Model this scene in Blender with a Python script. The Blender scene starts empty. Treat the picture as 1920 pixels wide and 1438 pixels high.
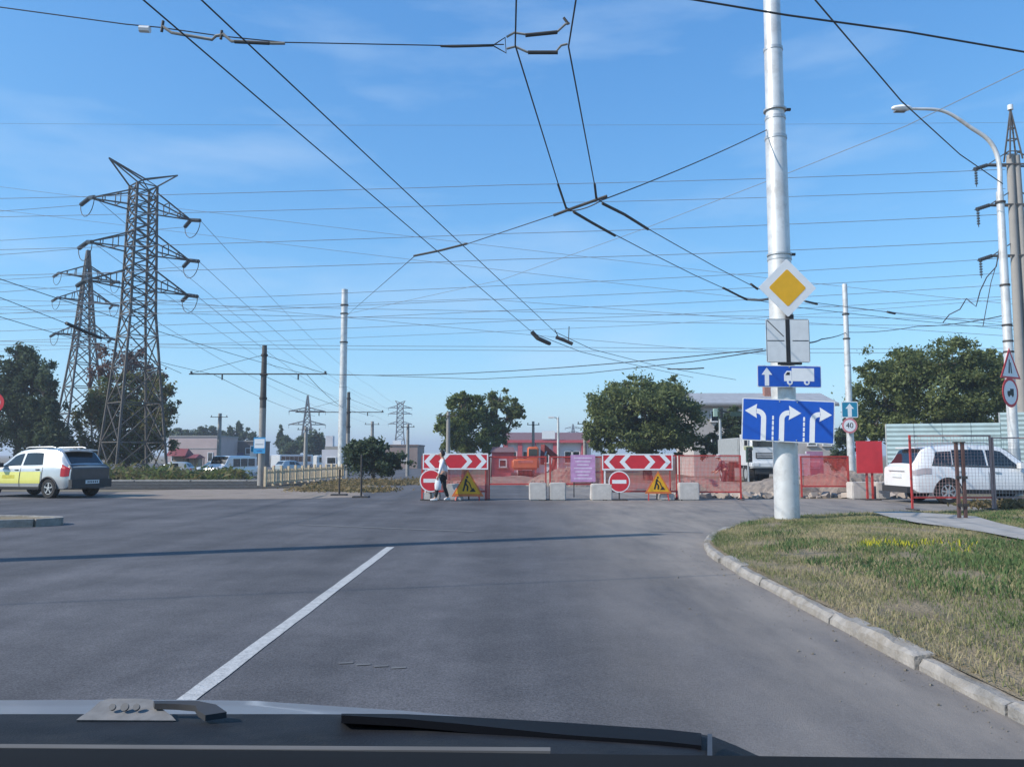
import bpy, bmesh, math, random
import numpy as np
from mathutils import Vector, Matrix
random.seed(7); RNG = np.random.default_rng(11)
R = math.radians

# ------------------------------------------------------------------ camera, world, sun, exposure
scene = bpy.context.scene
COL = scene.collection
F = 1500.0; HZ = 852.0; CH = 1.5
PITCH = math.atan((HZ - 719.0) / F)
cam = bpy.data.cameras.new('camera'); camo = bpy.data.objects.new('camera', cam); COL.objects.link(camo)
camo.location = (0, 0, CH); camo.rotation_euler = (math.pi / 2 + PITCH, 0, 0)
cam.sensor_fit = 'HORIZONTAL'; cam.sensor_width = 36.0; cam.lens = 36.0 * F / 1920.0
cam.clip_start = 0.05; cam.clip_end = 6000.0
scene.camera = camo
SUN_EL = R(36); SUN_AZ = math.atan2(-0.937, -0.349)          # clockwise from +Y
sdir = Vector((math.sin(SUN_AZ) * math.cos(SUN_EL), math.cos(SUN_AZ) * math.cos(SUN_EL), math.sin(SUN_EL)))
W = bpy.data.worlds.new('World'); scene.world = W; W.use_nodes = True
nt = W.node_tree; nt.nodes.clear()
sky = nt.nodes.new('ShaderNodeTexSky'); sky.sky_type = 'NISHITA'; sky.sun_disc = False
sky.sun_elevation = SUN_EL; sky.sun_rotation = SUN_AZ % (2 * math.pi)
sky.altitude = 200; sky.air_density = 1.0; sky.dust_density = 0.2; sky.ozone_density = 2.2
bg = nt.nodes.new('ShaderNodeBackground'); bg.inputs['Strength'].default_value = 0.15
wo = nt.nodes.new('ShaderNodeOutputWorld')
tc = nt.nodes.new('ShaderNodeTexCoord')
mp = nt.nodes.new('ShaderNodeMapping'); mp.inputs['Scale'].default_value = (1.0, 1.3, 4.5); mp.inputs['Rotation'].default_value = (0, R(-9), 0)
nz = nt.nodes.new('ShaderNodeTexNoise'); nz.inputs['Scale'].default_value = 2.6; nz.inputs['Detail'].default_value = 7; nz.inputs['Roughness'].default_value = 0.55
cr = nt.nodes.new('ShaderNodeValToRGB'); cr.color_ramp.elements[0].position = 0.50; cr.color_ramp.elements[0].color = (0, 0, 0, 1)
cr.color_ramp.elements[1].position = 0.82; cr.color_ramp.elements[1].color = (0.40, 0.40, 0.40, 1)
mx = nt.nodes.new('ShaderNodeMixRGB'); mx.inputs['Color2'].default_value = (3.2, 4.0, 4.9, 1)
nt.links.new(tc.outputs['Generated'], mp.inputs['Vector']); nt.links.new(mp.outputs[0], nz.inputs['Vector'])
nt.links.new(nz.outputs['Fac'], cr.inputs[0]); nt.links.new(cr.outputs[0], mx.inputs['Fac'])
sep = nt.nodes.new('ShaderNodeSeparateColor'); cmb = nt.nodes.new('ShaderNodeCombineColor'); nt.links.new(sky.outputs[0], sep.inputs[0])
for k, (gain, gam) in enumerate(((0.47, 1.06), (0.97, 0.80), (1.80, 0.56))):      # film-like response of a blue late-summer sky
    pw_n = nt.nodes.new('ShaderNodeMath'); pw_n.operation = 'POWER'; pw_n.inputs[1].default_value = gam
    ml_n = nt.nodes.new('ShaderNodeMath'); ml_n.operation = 'MULTIPLY'; ml_n.inputs[1].default_value = gain
    nt.links.new(sep.outputs[k], pw_n.inputs[0]); nt.links.new(pw_n.outputs[0], ml_n.inputs[0]); nt.links.new(ml_n.outputs[0], cmb.inputs[k])
nt.links.new(cmb.outputs[0], mx.inputs['Color1']); nt.links.new(mx.outputs[0], bg.inputs['Color']); nt.links.new(bg.outputs[0], wo.inputs[0])
sl = bpy.data.lights.new('sun', 'SUN'); sl.energy = 3.6; sl.angle = R(0.53); sl.color = (1.0, 0.93, 0.84)
so = bpy.data.objects.new('sun', sl); COL.objects.link(so)
so.rotation_euler = (-sdir).to_track_quat('-Z', 'Y').to_euler(); so.location = (0, 0, 60)
vs = scene.view_settings; vs.view_transform = 'Standard'; vs.look = 'None'; vs.exposure = 0.58; vs.gamma = 1.0; vs.use_curve_mapping = False
scene.cycles.use_denoising = True
scene.cycles.max_bounces = 8; scene.cycles.transparent_max_bounces = 16
scene.cycles.caustics_reflective = False; scene.cycles.caustics_refractive = False

# ------------------------------------------------------------------ helpers
CP, SP = math.cos(PITCH), math.sin(PITCH)
def P(px, py, D):
    """a photo pixel to the world point at distance D ahead of the camera"""
    u = (px - 960) / F; v = (719 - py) / F
    y = CP - v * SP; z = SP + v * CP
    s = D / y
    return Vector((u * s, D, CH + z * s))
def Gd(px, py, z=0.0):
    u = (px - 960) / F; v = (719 - py) / F
    y = CP - v * SP; zz = SP + v * CP
    s = (z - CH) / zz
    return Vector((u * s, y * s, z))
def gz(y):
    t = min(1, max(0, (y - 46) / 18.0)); return -0.8 * t * t * (3 - 2 * t)

_m = {}
def M(name, col, rough=0.6, metal=0.0, var=0.14, scale=6.0, bump=0.0, bscale=60.0, spec=0.5, trans=0.0, coat=0.0, dirt=None, dscale=1.5, damt=0.5):
    if name in _m: return _m[name]
    m = bpy.data.materials.new(name); m.use_nodes = True; n = m.node_tree; L = n.links
    b = n.nodes['Principled BSDF']
    b.inputs['Roughness'].default_value = rough; b.inputs['Metallic'].default_value = metal
    b.inputs['Specular IOR Level'].default_value = spec
    if coat: b.inputs['Coat Weight'].default_value = coat; b.inputs['Coat Roughness'].default_value = 0.06
    t = n.nodes.new('ShaderNodeTexCoord')
    z = n.nodes.new('ShaderNodeTexNoise'); z.inputs['Scale'].default_value = scale; z.inputs['Detail'].default_value = 5
    L.new(t.outputs['Object'], z.inputs['Vector'])
    r = n.nodes.new('ShaderNodeValToRGB')
    r.color_ramp.elements[0].position = 0.3; r.color_ramp.elements[1].position = 0.7
    r.color_ramp.elements[0].color = tuple(min(1, c * (1 - var)) for c in col) + (1,)
    r.color_ramp.elements[1].color = tuple(min(1, c * (1 + var)) for c in col) + (1,)
    L.new(z.outputs['Fac'], r.inputs[0]); out = r.outputs[0]
    if dirt:
        z2 = n.nodes.new('ShaderNodeTexNoise'); z2.inputs['Scale'].default_value = dscale; z2.inputs['Detail'].default_value = 8; z2.inputs['Roughness'].default_value = 0.7
        L.new(t.outputs['Object'], z2.inputs['Vector'])
        r2 = n.nodes.new('ShaderNodeValToRGB'); r2.color_ramp.elements[0].position = 0.48; r2.color_ramp.elements[1].position = 0.7
        r2.color_ramp.elements[0].color = (0, 0, 0, 1); r2.color_ramp.elements[1].color = (damt, damt, damt, 1)
        L.new(z2.outputs['Fac'], r2.inputs[0])
        x = n.nodes.new('ShaderNodeMixRGB'); x.inputs['Color2'].default_value = tuple(dirt) + (1,)
        L.new(r2.outputs[0], x.inputs['Fac']); L.new(out, x.inputs['Color1']); out = x.outputs[0]
    L.new(out, b.inputs['Base Color'])
    if bump:
        zb = n.nodes.new('ShaderNodeTexNoise'); zb.inputs['Scale'].default_value = bscale; zb.inputs['Detail'].default_value = 4
        L.new(t.outputs['Object'], zb.inputs['Vector'])
        bp = n.nodes.new('ShaderNodeBump'); bp.inputs['Strength'].default_value = bump; bp.inputs['Distance'].default_value = 0.02
        L.new(zb.outputs['Fac'], bp.inputs['Height']); L.new(bp.outputs[0], b.inputs['Normal'])
    if trans:
        tr = n.nodes.new('ShaderNodeBsdfTranslucent'); L.new(out, tr.inputs[0])
        ms = n.nodes.new('ShaderNodeMixShader'); ms.inputs[0].default_value = trans
        o = n.nodes['Material Output']; L.new(b.outputs[0], ms.inputs[1]); L.new(tr.outputs[0], ms.inputs[2]); L.new(ms.outputs[0], o.inputs[0])
    _m[name] = m
    return m

def tag(o, label=None, cat=None, group=None, kind=None):
    if label: o['label'] = label
    if cat: o['category'] = cat
    if group: o['group'] = group
    if kind: o['kind'] = kind
    return o
def thing(name, label, cat, loc=(0, 0, 0), rz=0.0, group=None):
    o = bpy.data.objects.new(name, None); COL.objects.link(o); o.empty_display_size = 0.2
    o.location = loc; o.rotation_euler = (0, 0, rz)
    return tag(o, label, cat, group)
def link(name, me, mat, parent=None):
    o = bpy.data.objects.new(name, me); COL.objects.link(o)
    if mat and not me.materials: me.materials.append(mat)
    if parent: o.parent = parent
    return o

class MB:
    def __init__(s): s.v = []; s.f = []
    def add(s, vs, fs):
        b = len(s.v); s.v += [tuple(p) for p in vs]; s.f += [tuple(b + i for i in f) for f in fs]; return s
    def box(s, c, d, rz=0.0, rx=0.0, ry=0.0):
        hx, hy, hz = d[0] / 2, d[1] / 2, d[2] / 2
        m = Matrix.Rotation(rz, 3, 'Z') @ Matrix.Rotation(ry, 3, 'Y') @ Matrix.Rotation(rx, 3, 'X')
        c = Vector(c)
        vs = [c + m @ Vector((x * hx, y * hy, z * hz)) for x in (-1, 1) for y in (-1, 1) for z in (-1, 1)]
        return s.add(vs, [(0, 1, 3, 2), (4, 6, 7, 5), (0, 4, 5, 1), (2, 3, 7, 6), (0, 2, 6, 4), (1, 5, 7, 3)])
    def bar(s, a, b, w, h=None):
        a = Vector(a); b = Vector(b); h = h or w
        d = (b - a)
        if d.length < 1e-6: return s
        d.normalize()
        up = Vector((0, 0, 1)) if abs(d.z) < 0.95 else Vector((0, 1, 0))
        x = d.cross(up).normalized(); y = x.cross(d).normalized()
        vs = [p + x * (i * w / 2) + y * (j * h / 2) for p in (a, b) for i, j in ((-1, -1), (1, -1), (1, 1), (-1, 1))]
        return s.add(vs, [(0, 1, 2, 3), (7, 6, 5, 4), (0, 4, 5, 1), (1, 5, 6, 2), (2, 6, 7, 3), (3, 7, 4, 0)])
    def tube(s, pts, r, n=8, cap=True):
        pts = [Vector(p) for p in pts]; k = len(pts)
        rs = r if hasattr(r, '__len__') else [r] * k
        vs = []; px = None
        for i, p in enumerate(pts):
            d = (pts[min(i + 1, k - 1)] - pts[max(i - 1, 0)]).normalized()
            if px is None:
                up = Vector((0, 0, 1)) if abs(d.z) < 0.9 else Vector((1, 0, 0))
                x = d.cross(up).normalized()
            else:
                x = (px - d * px.dot(d)).normalized()
            px = x; y = d.cross(x)
            for j in range(n):
                a = 2 * math.pi * j / n
                vs.append(p + (x * math.cos(a) + y * math.sin(a)) * rs[i])
        fs = [(i * n + j, i * n + (j + 1) % n, (i + 1) * n + (j + 1) % n, (i + 1) * n + j) for i in range(k - 1) for j in range(n)]
        if cap: fs += [tuple(range(n))[::-1], tuple((k - 1) * n + j for j in range(n))]
        return s.add(vs, fs)
    def prism(s, poly, y0, y1):
        """poly in (x,z), extruded from y0 (back) to y1 (front, smaller y)"""
        n = len(poly)
        vs = [(p[0], y0, p[1]) for p in poly] + [(p[0], y1, p[1]) for p in poly]
        fs = [tuple(range(n))[::-1], tuple(range(n, 2 * n))] + [(i, (i + 1) % n, n + (i + 1) % n, n + i) for i in range(n)]
        return s.add(vs, fs)
    def slab(s, poly, z0, z1):
        n = len(poly)
        vs = [(p[0], p[1], z0) for p in poly] + [(p[0], p[1], z1) for p in poly]
        fs = [tuple(range(n))[::-1], tuple(range(n, 2 * n))] + [(i, (i + 1) % n, n + (i + 1) % n, n + i) for i in range(n)]
        return s.add(vs, fs)
    def mesh(s, name, smooth=False):
        me = bpy.data.meshes.new(name); me.from_pydata(s.v, [], s.f); me.update()
        bm = bmesh.new(); bm.from_mesh(me); bmesh.ops.recalc_face_normals(bm, faces=bm.faces); bm.to_mesh(me); bm.free()
        if smooth:
            me.polygons.foreach_set('use_smooth', [True] * len(me.polygons))
            try: me.set_sharp_from_angle(angle=R(38))
            except Exception: pass
        return me
    def build(s, name, mat, parent=None, smooth=False):
        return link(name, s.mesh(name, smooth), mat, parent)

def sheet(name, poly, z, mat, parent=None):
    me = bpy.data.meshes.new(name); me.from_pydata([(p[0], p[1], z) for p in poly], [], [tuple(range(len(poly)))]); me.update()
    if me.polygons[0].normal.z < 0: me.flip_normals()
    return link(name, me, mat, parent)
def copy_tree(o, parent=None):
    c = o.copy(); COL.objects.link(c)
    if parent: c.parent = parent
    for ch in list(o.children): copy_tree(ch, c)
    return c
def circ(r, n=28, cx=0, cz=0, a0=0):
    return [(cx + r * math.cos(a0 + 2 * math.pi * i / n), cz + r * math.sin(a0 + 2 * math.pi * i / n)) for i in range(n)]
def rrect(w, h, r, n=5, cx=0, cz=0):
    out = []
    for sx, sz, a in ((1, 1, 0), (-1, 1, 90), (-1, -1, 180), (1, -1, 270)):
        for i in range(n + 1):
            t = R(a + 90 * i / n); out.append((cx + sx * (w / 2 - r) + r * math.cos(t), cz + sz * (h / 2 - r) + r * math.sin(t)))
    return out
def stroke(pts, w):
    L_, R_ = [], []
    for i, p in enumerate(pts):
        a = pts[max(i - 1, 0)]; b = pts[min(i + 1, len(pts) - 1)]
        dx, dz = b[0] - a[0], b[1] - a[1]; l = math.hypot(dx, dz)
        nx, nz_ = -dz / l * w / 2, dx / l * w / 2
        L_.append((p[0] + nx, p[1] + nz_)); R_.append((p[0] - nx, p[1] - nz_))
    return L_ + R_[::-1]
def text_mesh(txt, size):
    c = bpy.data.curves.new('t', 'FONT'); c.body = txt; c.size = size; c.align_x = 'CENTER'; c.align_y = 'CENTER'; c.extrude = 0.003
    o = bpy.data.objects.new('t', c); COL.objects.link(o)
    dg = bpy.context.evaluated_depsgraph_get(); me = bpy.data.meshes.new_from_object(o.evaluated_get(dg))
    bpy.data.objects.remove(o); bpy.data.curves.remove(c)
    me.transform(Matrix.Rotation(math.pi / 2, 4, 'X'))
    return me

# ------------------------------------------------------------------ materials
def ground_mat(name, cols, scale, bump=0.4, fine=40.0):
    m = bpy.data.materials.new(name); m.use_nodes = True; n = m.node_tree; L = n.links; b = n.nodes['Principled BSDF']
    b.inputs['Roughness'].default_value = 0.95; b.inputs['Specular IOR Level'].default_value = 0.15
    g = n.nodes.new('ShaderNodeNewGeometry')
    z = n.nodes.new('ShaderNodeTexNoise'); z.inputs['Scale'].default_value = scale; z.inputs['Detail'].default_value = 9; z.inputs['Roughness'].default_value = 0.65
    L.new(g.outputs['Position'], z.inputs['Vector'])
    r = n.nodes.new('ShaderNodeValToRGB'); e = r.color_ramp.elements
    while len(e) < len(cols): e.new(0.5)
    for i, c in enumerate(cols):
        e[i].position = 0.3 + 0.4 * i / (len(cols) - 1); e[i].color = tuple(c) + (1,)
    L.new(z.outputs['Fac'], r.inputs[0])
    z2 = n.nodes.new('ShaderNodeTexNoise'); z2.inputs['Scale'].default_value = fine; z2.inputs['Detail'].default_value = 5
    L.new(g.outputs['Position'], z2.inputs['Vector'])
    mm = n.nodes.new('ShaderNodeMapRange'); mm.inputs['To Min'].default_value = 0.6; mm.inputs['To Max'].default_value = 1.4
    L.new(z2.outputs['Fac'], mm.inputs[0])
    x = n.nodes.new('ShaderNodeMixRGB'); x.blend_type = 'MULTIPLY'; x.inputs[0].default_value = 1
    L.new(r.outputs[0], x.inputs[1]); L.new(mm.outputs[0], x.inputs[2]); L.new(x.outputs[0], b.inputs['Base Color'])
    bp = n.nodes.new('ShaderNodeBump'); bp.inputs['Strength'].default_value = bump; bp.inputs['Distance'].default_value = 0.05
    L.new(z2.outputs['Fac'], bp.inputs['Height']); L.new(bp.outputs[0], b.inputs['Normal'])
    return m
def asphalt_mat():
    m = bpy.data.materials.new('asphalt'); m.use_nodes = True; n = m.node_tree; L = n.links; b = n.nodes['Principled BSDF']
    b.inputs['Roughness'].default_value = 0.86; b.inputs['Specular IOR Level'].default_value = 0.3
    g = n.nodes.new('ShaderNodeNewGeometry')
    def noise(sc, det=5, ro=0.6, vec=None, st=None):
        z = n.nodes.new('ShaderNodeTexNoise'); z.inputs['Scale'].default_value = sc; z.inputs['Detail'].default_value = det; z.inputs['Roughness'].default_value = ro
        if st:
            mp_ = n.nodes.new('ShaderNodeMapping'); mp_.inputs['Scale'].default_value = st; L.new(g.outputs['Position'], mp_.inputs[0]); L.new(mp_.outputs[0], z.inputs['Vector'])
        else: L.new(g.outputs['Position'], z.inputs['Vector'])
        return z.outputs['Fac']
    def ramp(f, c0, c1, p0=0.35, p1=0.65):
        r = n.nodes.new('ShaderNodeValToRGB'); r.color_ramp.elements[0].position = p0; r.color_ramp.elements[1].position = p1
        r.color_ramp.elements[0].color = tuple(c0) + (1,); r.color_ramp.elements[1].color = tuple(c1) + (1,); L.new(f, r.inputs[0]); return r.outputs[0]
    def mix(f, a, c, mode='MIX'):
        x = n.nodes.new('ShaderNodeMixRGB'); x.blend_type = mode
        if isinstance(f, float): x.inputs[0].default_value = f
        else: L.new(f, x.inputs[0])
        L.new(a, x.inputs[1])
        if isinstance(c, tuple): x.inputs[2].default_value = c + (1,)
        else: L.new(c, x.inputs[2])
        return x.outputs[0]
    base = ramp(noise(0.35, 6), (0.074, 0.073, 0.079), (0.108, 0.106, 0.113))
    tracks = ramp(noise(1.0, 4, 0.5, st=(1.1, 0.05, 1)), (0.78, 0.78, 0.78), (1.22, 1.22, 1.22), 0.3, 0.7)
    base = mix(1.0, base, tracks, 'MULTIPLY')
    speck = ramp(noise(60.0, 4, 0.8), (0.55, 0.55, 0.55), (1.5, 1.5, 1.5), 0.33, 0.67)
    base = mix(1.0, base, speck, 'MULTIPLY')
    pebble = ramp(noise(34.0, 2, 0.5), (0, 0, 0), (0.5, 0.5, 0.5), 0.66, 0.74)
    base = mix(pebble, base, (0.16, 0.155, 0.15))
    wear = ramp(noise(0.8, 10, 0.75), (0.86, 0.86, 0.86), (1.15, 1.14, 1.12), 0.4, 0.62)
    base = mix(1.0, base, wear, 'MULTIPLY')
    oil = ramp(noise(1.7, 3, 0.5, st=(1.0, 0.35, 1)), (0, 0, 0), (0.45, 0.45, 0.45), 0.64, 0.74)
    base = mix(oil, base, (0.045, 0.045, 0.05))
    # dust lying along the kerb (its own shape, blown and uneven)
    sx = n.nodes.new('ShaderNodeSeparateXYZ'); L.new(g.outputs['Position'], sx.inputs[0])
    mr = n.nodes.new('ShaderNodeMapRange'); mr.inputs['From Min'].default_value = 0.3; mr.inputs['From Max'].default_value = 2.8
    L.new(sx.outputs['X'], mr.inputs[0])
    ml = n.nodes.new('ShaderNodeMath'); ml.operation = 'MULTIPLY'; L.new(mr.outputs[0], ml.inputs[0])
    dn = ramp(noise(0.9, 8, 0.65, st=(1.6, 0.45, 1)), (0.3, 0.3, 0.3), (1, 1, 1), 0.3, 0.62); L.new(dn, ml.inputs[1])
    base = mix(ml.outputs[0], base, (0.26, 0.23, 0.20))
    # tar-filled cracks
    vo = n.nodes.new('ShaderNodeTexVoronoi'); vo.feature = 'DISTANCE_TO_EDGE'; vo.inputs['Scale'].default_value = 0.11
    wv = n.nodes.new('ShaderNodeVectorMath'); wv.operation = 'MULTIPLY_ADD'
    zc = n.nodes.new('ShaderNodeTexNoise'); zc.inputs['Scale'].default_value = 1.3; zc.inputs['Detail'].default_value = 5; L.new(g.outputs['Position'], zc.inputs['Vector'])
    L.new(zc.outputs['Color'], wv.inputs[0]); wv.inputs[1].default_value = (1.2, 1.2, 0); L.new(g.outputs['Position'], wv.inputs[2]); L.new(wv.outputs[0], vo.inputs['Vector'])
    ck = ramp(vo.outputs['Distance'], (0.45, 0.45, 0.45), (0, 0, 0), 0.0, 0.0035)
    
    L.new(base, b.inputs['Base Color'])
    bp = n.nodes.new('ShaderNodeBump'); bp.inputs['Strength'].default_value = 0.5; bp.inputs['Distance'].default_value = 0.01
    L.new(noise(120.0, 3), bp.inputs['Height']); L.new(bp.outputs[0], b.inputs['Normal'])
    return m
ASPH = asphalt_mat()
DIRT = ground_mat('dirt', [(0.13, 0.11, 0.075), (0.20, 0.165, 0.125), (0.13, 0.13, 0.06)], 0.16)
SAND = ground_mat('sandy_dirt', [(0.20, 0.165, 0.14), (0.28, 0.235, 0.20), (0.22, 0.19, 0.15)], 0.6)
SOIL = ground_mat('verge_soil', [(0.19, 0.155, 0.10), (0.28, 0.225, 0.15), (0.15, 0.14, 0.07)], 1.2, 0.8)
CONC = M('concrete', (0.36, 0.34, 0.31), 0.9, var=0.16, scale=9, bump=0.4, bscale=50, dirt=(0.16, 0.14, 0.12), dscale=4)
KERB = M('kerb_concrete', (0.29, 0.27, 0.245), 0.92, var=0.22, scale=7, bump=0.7, bscale=35, dirt=(0.17, 0.145, 0.11), dscale=2.6, damt=0.75)
PATH = M('path_concrete', (0.33, 0.31, 0.285), 0.92, var=0.15, scale=3, bump=0.4, dirt=(0.2, 0.17, 0.13), dscale=1.2)
LINE = M('road_paint', (0.44, 0.44, 0.43), 0.8, var=0.14, scale=12, bump=0.3, dirt=(0.13, 0.13, 0.13), dscale=32, damt=0.6)
LINEOLD = M('worn_road_paint', (0.14, 0.14, 0.14), 0.85, var=0.2, scale=12, dirt=(0.085, 0.085, 0.088), dscale=6, damt=0.9)
POLE = M('silver_pole_paint', (0.62, 0.63, 0.63), 0.42, metal=0.25, var=0.10, scale=2.5, dirt=(0.30, 0.27, 0.24), dscale=2.2, damt=0.6)
GALV = M('galvanised_steel', (0.45, 0.47, 0.48), 0.45, metal=0.5, var=0.1)
STEEL = M('dark_rusty_steel', (0.055, 0.05, 0.048), 0.75, metal=0.2, var=0.25, scale=3)
PYL = M('pylon_steel', (0.105, 0.095, 0.088), 0.7, metal=0.3, var=0.25, scale=0.6)
INS = M('insulator_glass', (0.05, 0.055, 0.06), 0.3, var=0.1)
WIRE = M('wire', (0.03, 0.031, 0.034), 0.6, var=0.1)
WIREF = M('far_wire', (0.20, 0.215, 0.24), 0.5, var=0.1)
FIT = M('grey_fitting', (0.24, 0.23, 0.21), 0.7, var=0.2, scale=9)
DFIT = M('dark_fitting', (0.045, 0.043, 0.042), 0.7, var=0.2, scale=9)
WHITE = M('white_sign_film', (0.78, 0.79, 0.80), 0.45, var=0.04)
OFFW = M('white_plate', (0.66, 0.68, 0.69), 0.45, var=0.06)
BLUE = M('blue_sign_film', (0.006, 0.085, 0.46), 0.5, var=0.06)
TEAL = M('teal_blue_sign_film', (0.01, 0.22, 0.36), 0.5, var=0.06)
YEL = M('yellow_sign_film', (0.80, 0.42, 0.01), 0.5, var=0.05)
BLK = M('black_print', (0.015, 0.015, 0.017), 0.6, var=0.1)
RED = M('red_sign_film', (0.58, 0.025, 0.04), 0.5, var=0.08)
REDP = M('red_fence_paint', (0.45, 0.045, 0.04), 0.55, var=0.2, scale=5, dirt=(0.30, 0.10, 0.08), dscale=3)
PALERED = M('faded_red_paint', (0.5, 0.16, 0.13), 0.6, var=0.25, scale=5)
GREYBACK = M('bare_aluminium_sign_back', (0.36, 0.37, 0.38), 0.5, metal=0.4)
GLASSD = M('dark_car_glass', (0.012, 0.016, 0.02), 0.06, var=0.05, spec=0.8)
RUBBER = M('tyre_rubber', (0.022, 0.022, 0.023), 0.85, var=0.2, scale=15)
RIM = M('alloy_rim', (0.55, 0.56, 0.57), 0.35, metal=0.7, var=0.05)
PLAST = M('black_plastic', (0.03, 0.031, 0.034), 0.6, var=0.12)

# ------------------------------------------------------------------ the setting
ys = [-60, 46, 48, 50, 52, 54, 56, 58, 60, 62, 64, 120, 400, 3000]
xs = [-3000, -300, -60, 0, 60, 300, 3000]
me = bpy.data.meshes.new('ground')
me.from_pydata([(x, y, gz(y) - 0.0) for y in ys for x in xs], [], [(j * 7 + i, j * 7 + i + 1, (j + 1) * 7 + i + 1, (j + 1) * 7 + i) for j in range(len(ys) - 1) for i in range(6)])
tag(link('ground', me, DIRT), 'dry dusty ground with sparse grass around the junction', 'ground', kind='structure')
road = sheet('road', [(-75, -40), (60, -40), (60, 27.4), (26, 27.6), (8.0, 27.4), (7.0, 43), (-6.5, 43), (-6.8, 31.5), (-16, 32.5), (-75, 33.5)], 0.004, ASPH)
tag(road, 'grey worn asphalt of the road junction', 'road', kind='structure')
tag(sheet('dirt_shoulder', [(-14.5, 28.2), (-11.0, 27.0), (-7.0, 27.3), (-5.2, 28.6), (-6.0, 32.0), (-6.9, 36), (-13, 36.4), (-15.6, 32)], 0.008, SAND), 'sandy dirt shoulder between road and tram tracks', 'dirt shoulder', kind='structure')
tag(sheet('far_road', [(-90, 60), (-8, 60), (-5, 90), (-8, 200), (-160, 200)], gz(99) + 0.03, ASPH), 'far street beyond the tram tracks', 'road', kind='structure')

def strip(name, a, b, w, mat, label, z=0.009):
    a = Vector(a); b = Vector(b); d = (b - a).normalized(); nrm = Vector((-d.y, d.x)) * w / 2
    k = 26; L_, R_ = [], []
    for i in range(k + 1):
        p = a.lerp(b, i / k)
        L_.append(p + nrm * random.uniform(0.90, 1.06)); R_.append(p - nrm * random.uniform(0.90, 1.06))
    o = sheet(name, [(q.x, q.y) for q in L_ + R_[::-1]], z, mat)
    return tag(o, label, 'road marking', kind='structure')
strip('lane_line', (-2.0, 2.2), (-1.97, 13.15), 0.13, LINE, 'solid white lane line running up the middle of the road')
strip('crossing_line', Gd(560, 984).xy, Gd(890, 997).xy, 0.14, LINEOLD, 'faint worn line across the junction mouth')
strip('give_way_line', Gd(1215, 997).xy, Gd(1318, 999).xy, 0.12, LINEOLD, 'faint worn line ending at the kerb corner')
for i in range(4):
    a = Gd(648 + i * 33, 1245 + i * 3)
    strip('worn_dash', (a.x - 0.05, a.y), (a.x + 0.05, a.y + 0.02), 0.035, LINEOLD, ['leftmost', 'second', 'third', 'rightmost'][i] + ' of four small pale dashes on the asphalt')

# kerb path of the right verge
KP = [(2.83, 1.0), (2.83, 9.5), (2.87, 11.2), (3.0, 12.6), (3.25, 13.7), (3.75, 14.95), (4.5, 16.3), (5.5, 17.7), (6.8, 18.6), (8.6, 19.4), (11, 20.2), (15, 21), (22, 21.8), (34, 22.6)]
def catmull(pts, step=0.25):
    out = []
    p = [Vector(q) for q in pts]; p = [p[0] * 2 - p[1]] + p + [p[-1] * 2 - p[-2]]
    for i in range(1, len(p) - 2):
        n = max(2, int((p[i + 1] - p[i]).length / step))
        for k in range(n):
            t = k / n; a, b, c, d = p[i - 1], p[i], p[i + 1], p[i + 2]
            out.append(0.5 * ((2 * b) + (c - a) * t + (2 * a - 5 * b + 4 * c - d) * t * t + (3 * b - a - 3 * c + d) * t ** 3))
    out.append(p[-2]); return out
kpath = catmull(KP, 0.2)
def along(path):
    d = [0]
    for a, b in zip(path, path[1:]): d.append(d[-1] + (b - a).length)
    return d
kd = along(kpath)
def at_len(s):
    i = max(0, min(len(kd) - 2, int(np.searchsorted(kd, s) - 1)))
    t = (s - kd[i]) / max(1e-6, kd[i + 1] - kd[i]); p = kpath[i].lerp(kpath[i + 1], t); d = (kpath[i + 1] - kpath[i]).normalized()
    return p, Vector((d.y, -d.x))       # right-hand normal = into the verge
kerb = tag(thing('kerb', 'row of weathered concrete kerb stones round the grass verge', 'kerb'), kind='structure')
s = 0.0; ki = 0
while s < kd[-1] - 1:
    ln = random.uniform(0.92, 1.02) if s > 6 or ki % 3 else random.uniform(0.6, 1.0)
    h = 0.112 + random.uniform(-0.03, 0.012); off = random.uniform(-0.025, 0.015); wdt = 0.155
    mbk = MB(); n = 5; vs = []
    for i in range(n + 1):
        p, nr = at_len(s + (ln - 0.018) * i / n)
        p = p + nr * off
        e = [random.uniform(-0.028, 0.008) for _ in range(4)]
        prof = [(0.0, -0.05), (0.004, h - 0.035 + e[0]), (0.028 + abs(e[1]), h + e[2] * 0.7), (wdt, h + e[3] * 0.5), (wdt, -0.05)]
        vs += [(p.x + nr.x * a, p.y + nr.y * a, z) for a, z in prof]
    fs = [(i * 5 + j, (i + 1) * 5 + j, (i + 1) * 5 + j + 1, i * 5 + j + 1) for i in range(n) for j in range(4)] + [(0, 1, 2, 3, 4), tuple(n * 5 + j for j in (4, 3, 2, 1, 0))]
    mbk.add(vs, fs); mbk.build('kerb_stone', KERB, kerb)
    s += ln; ki += 1
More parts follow.
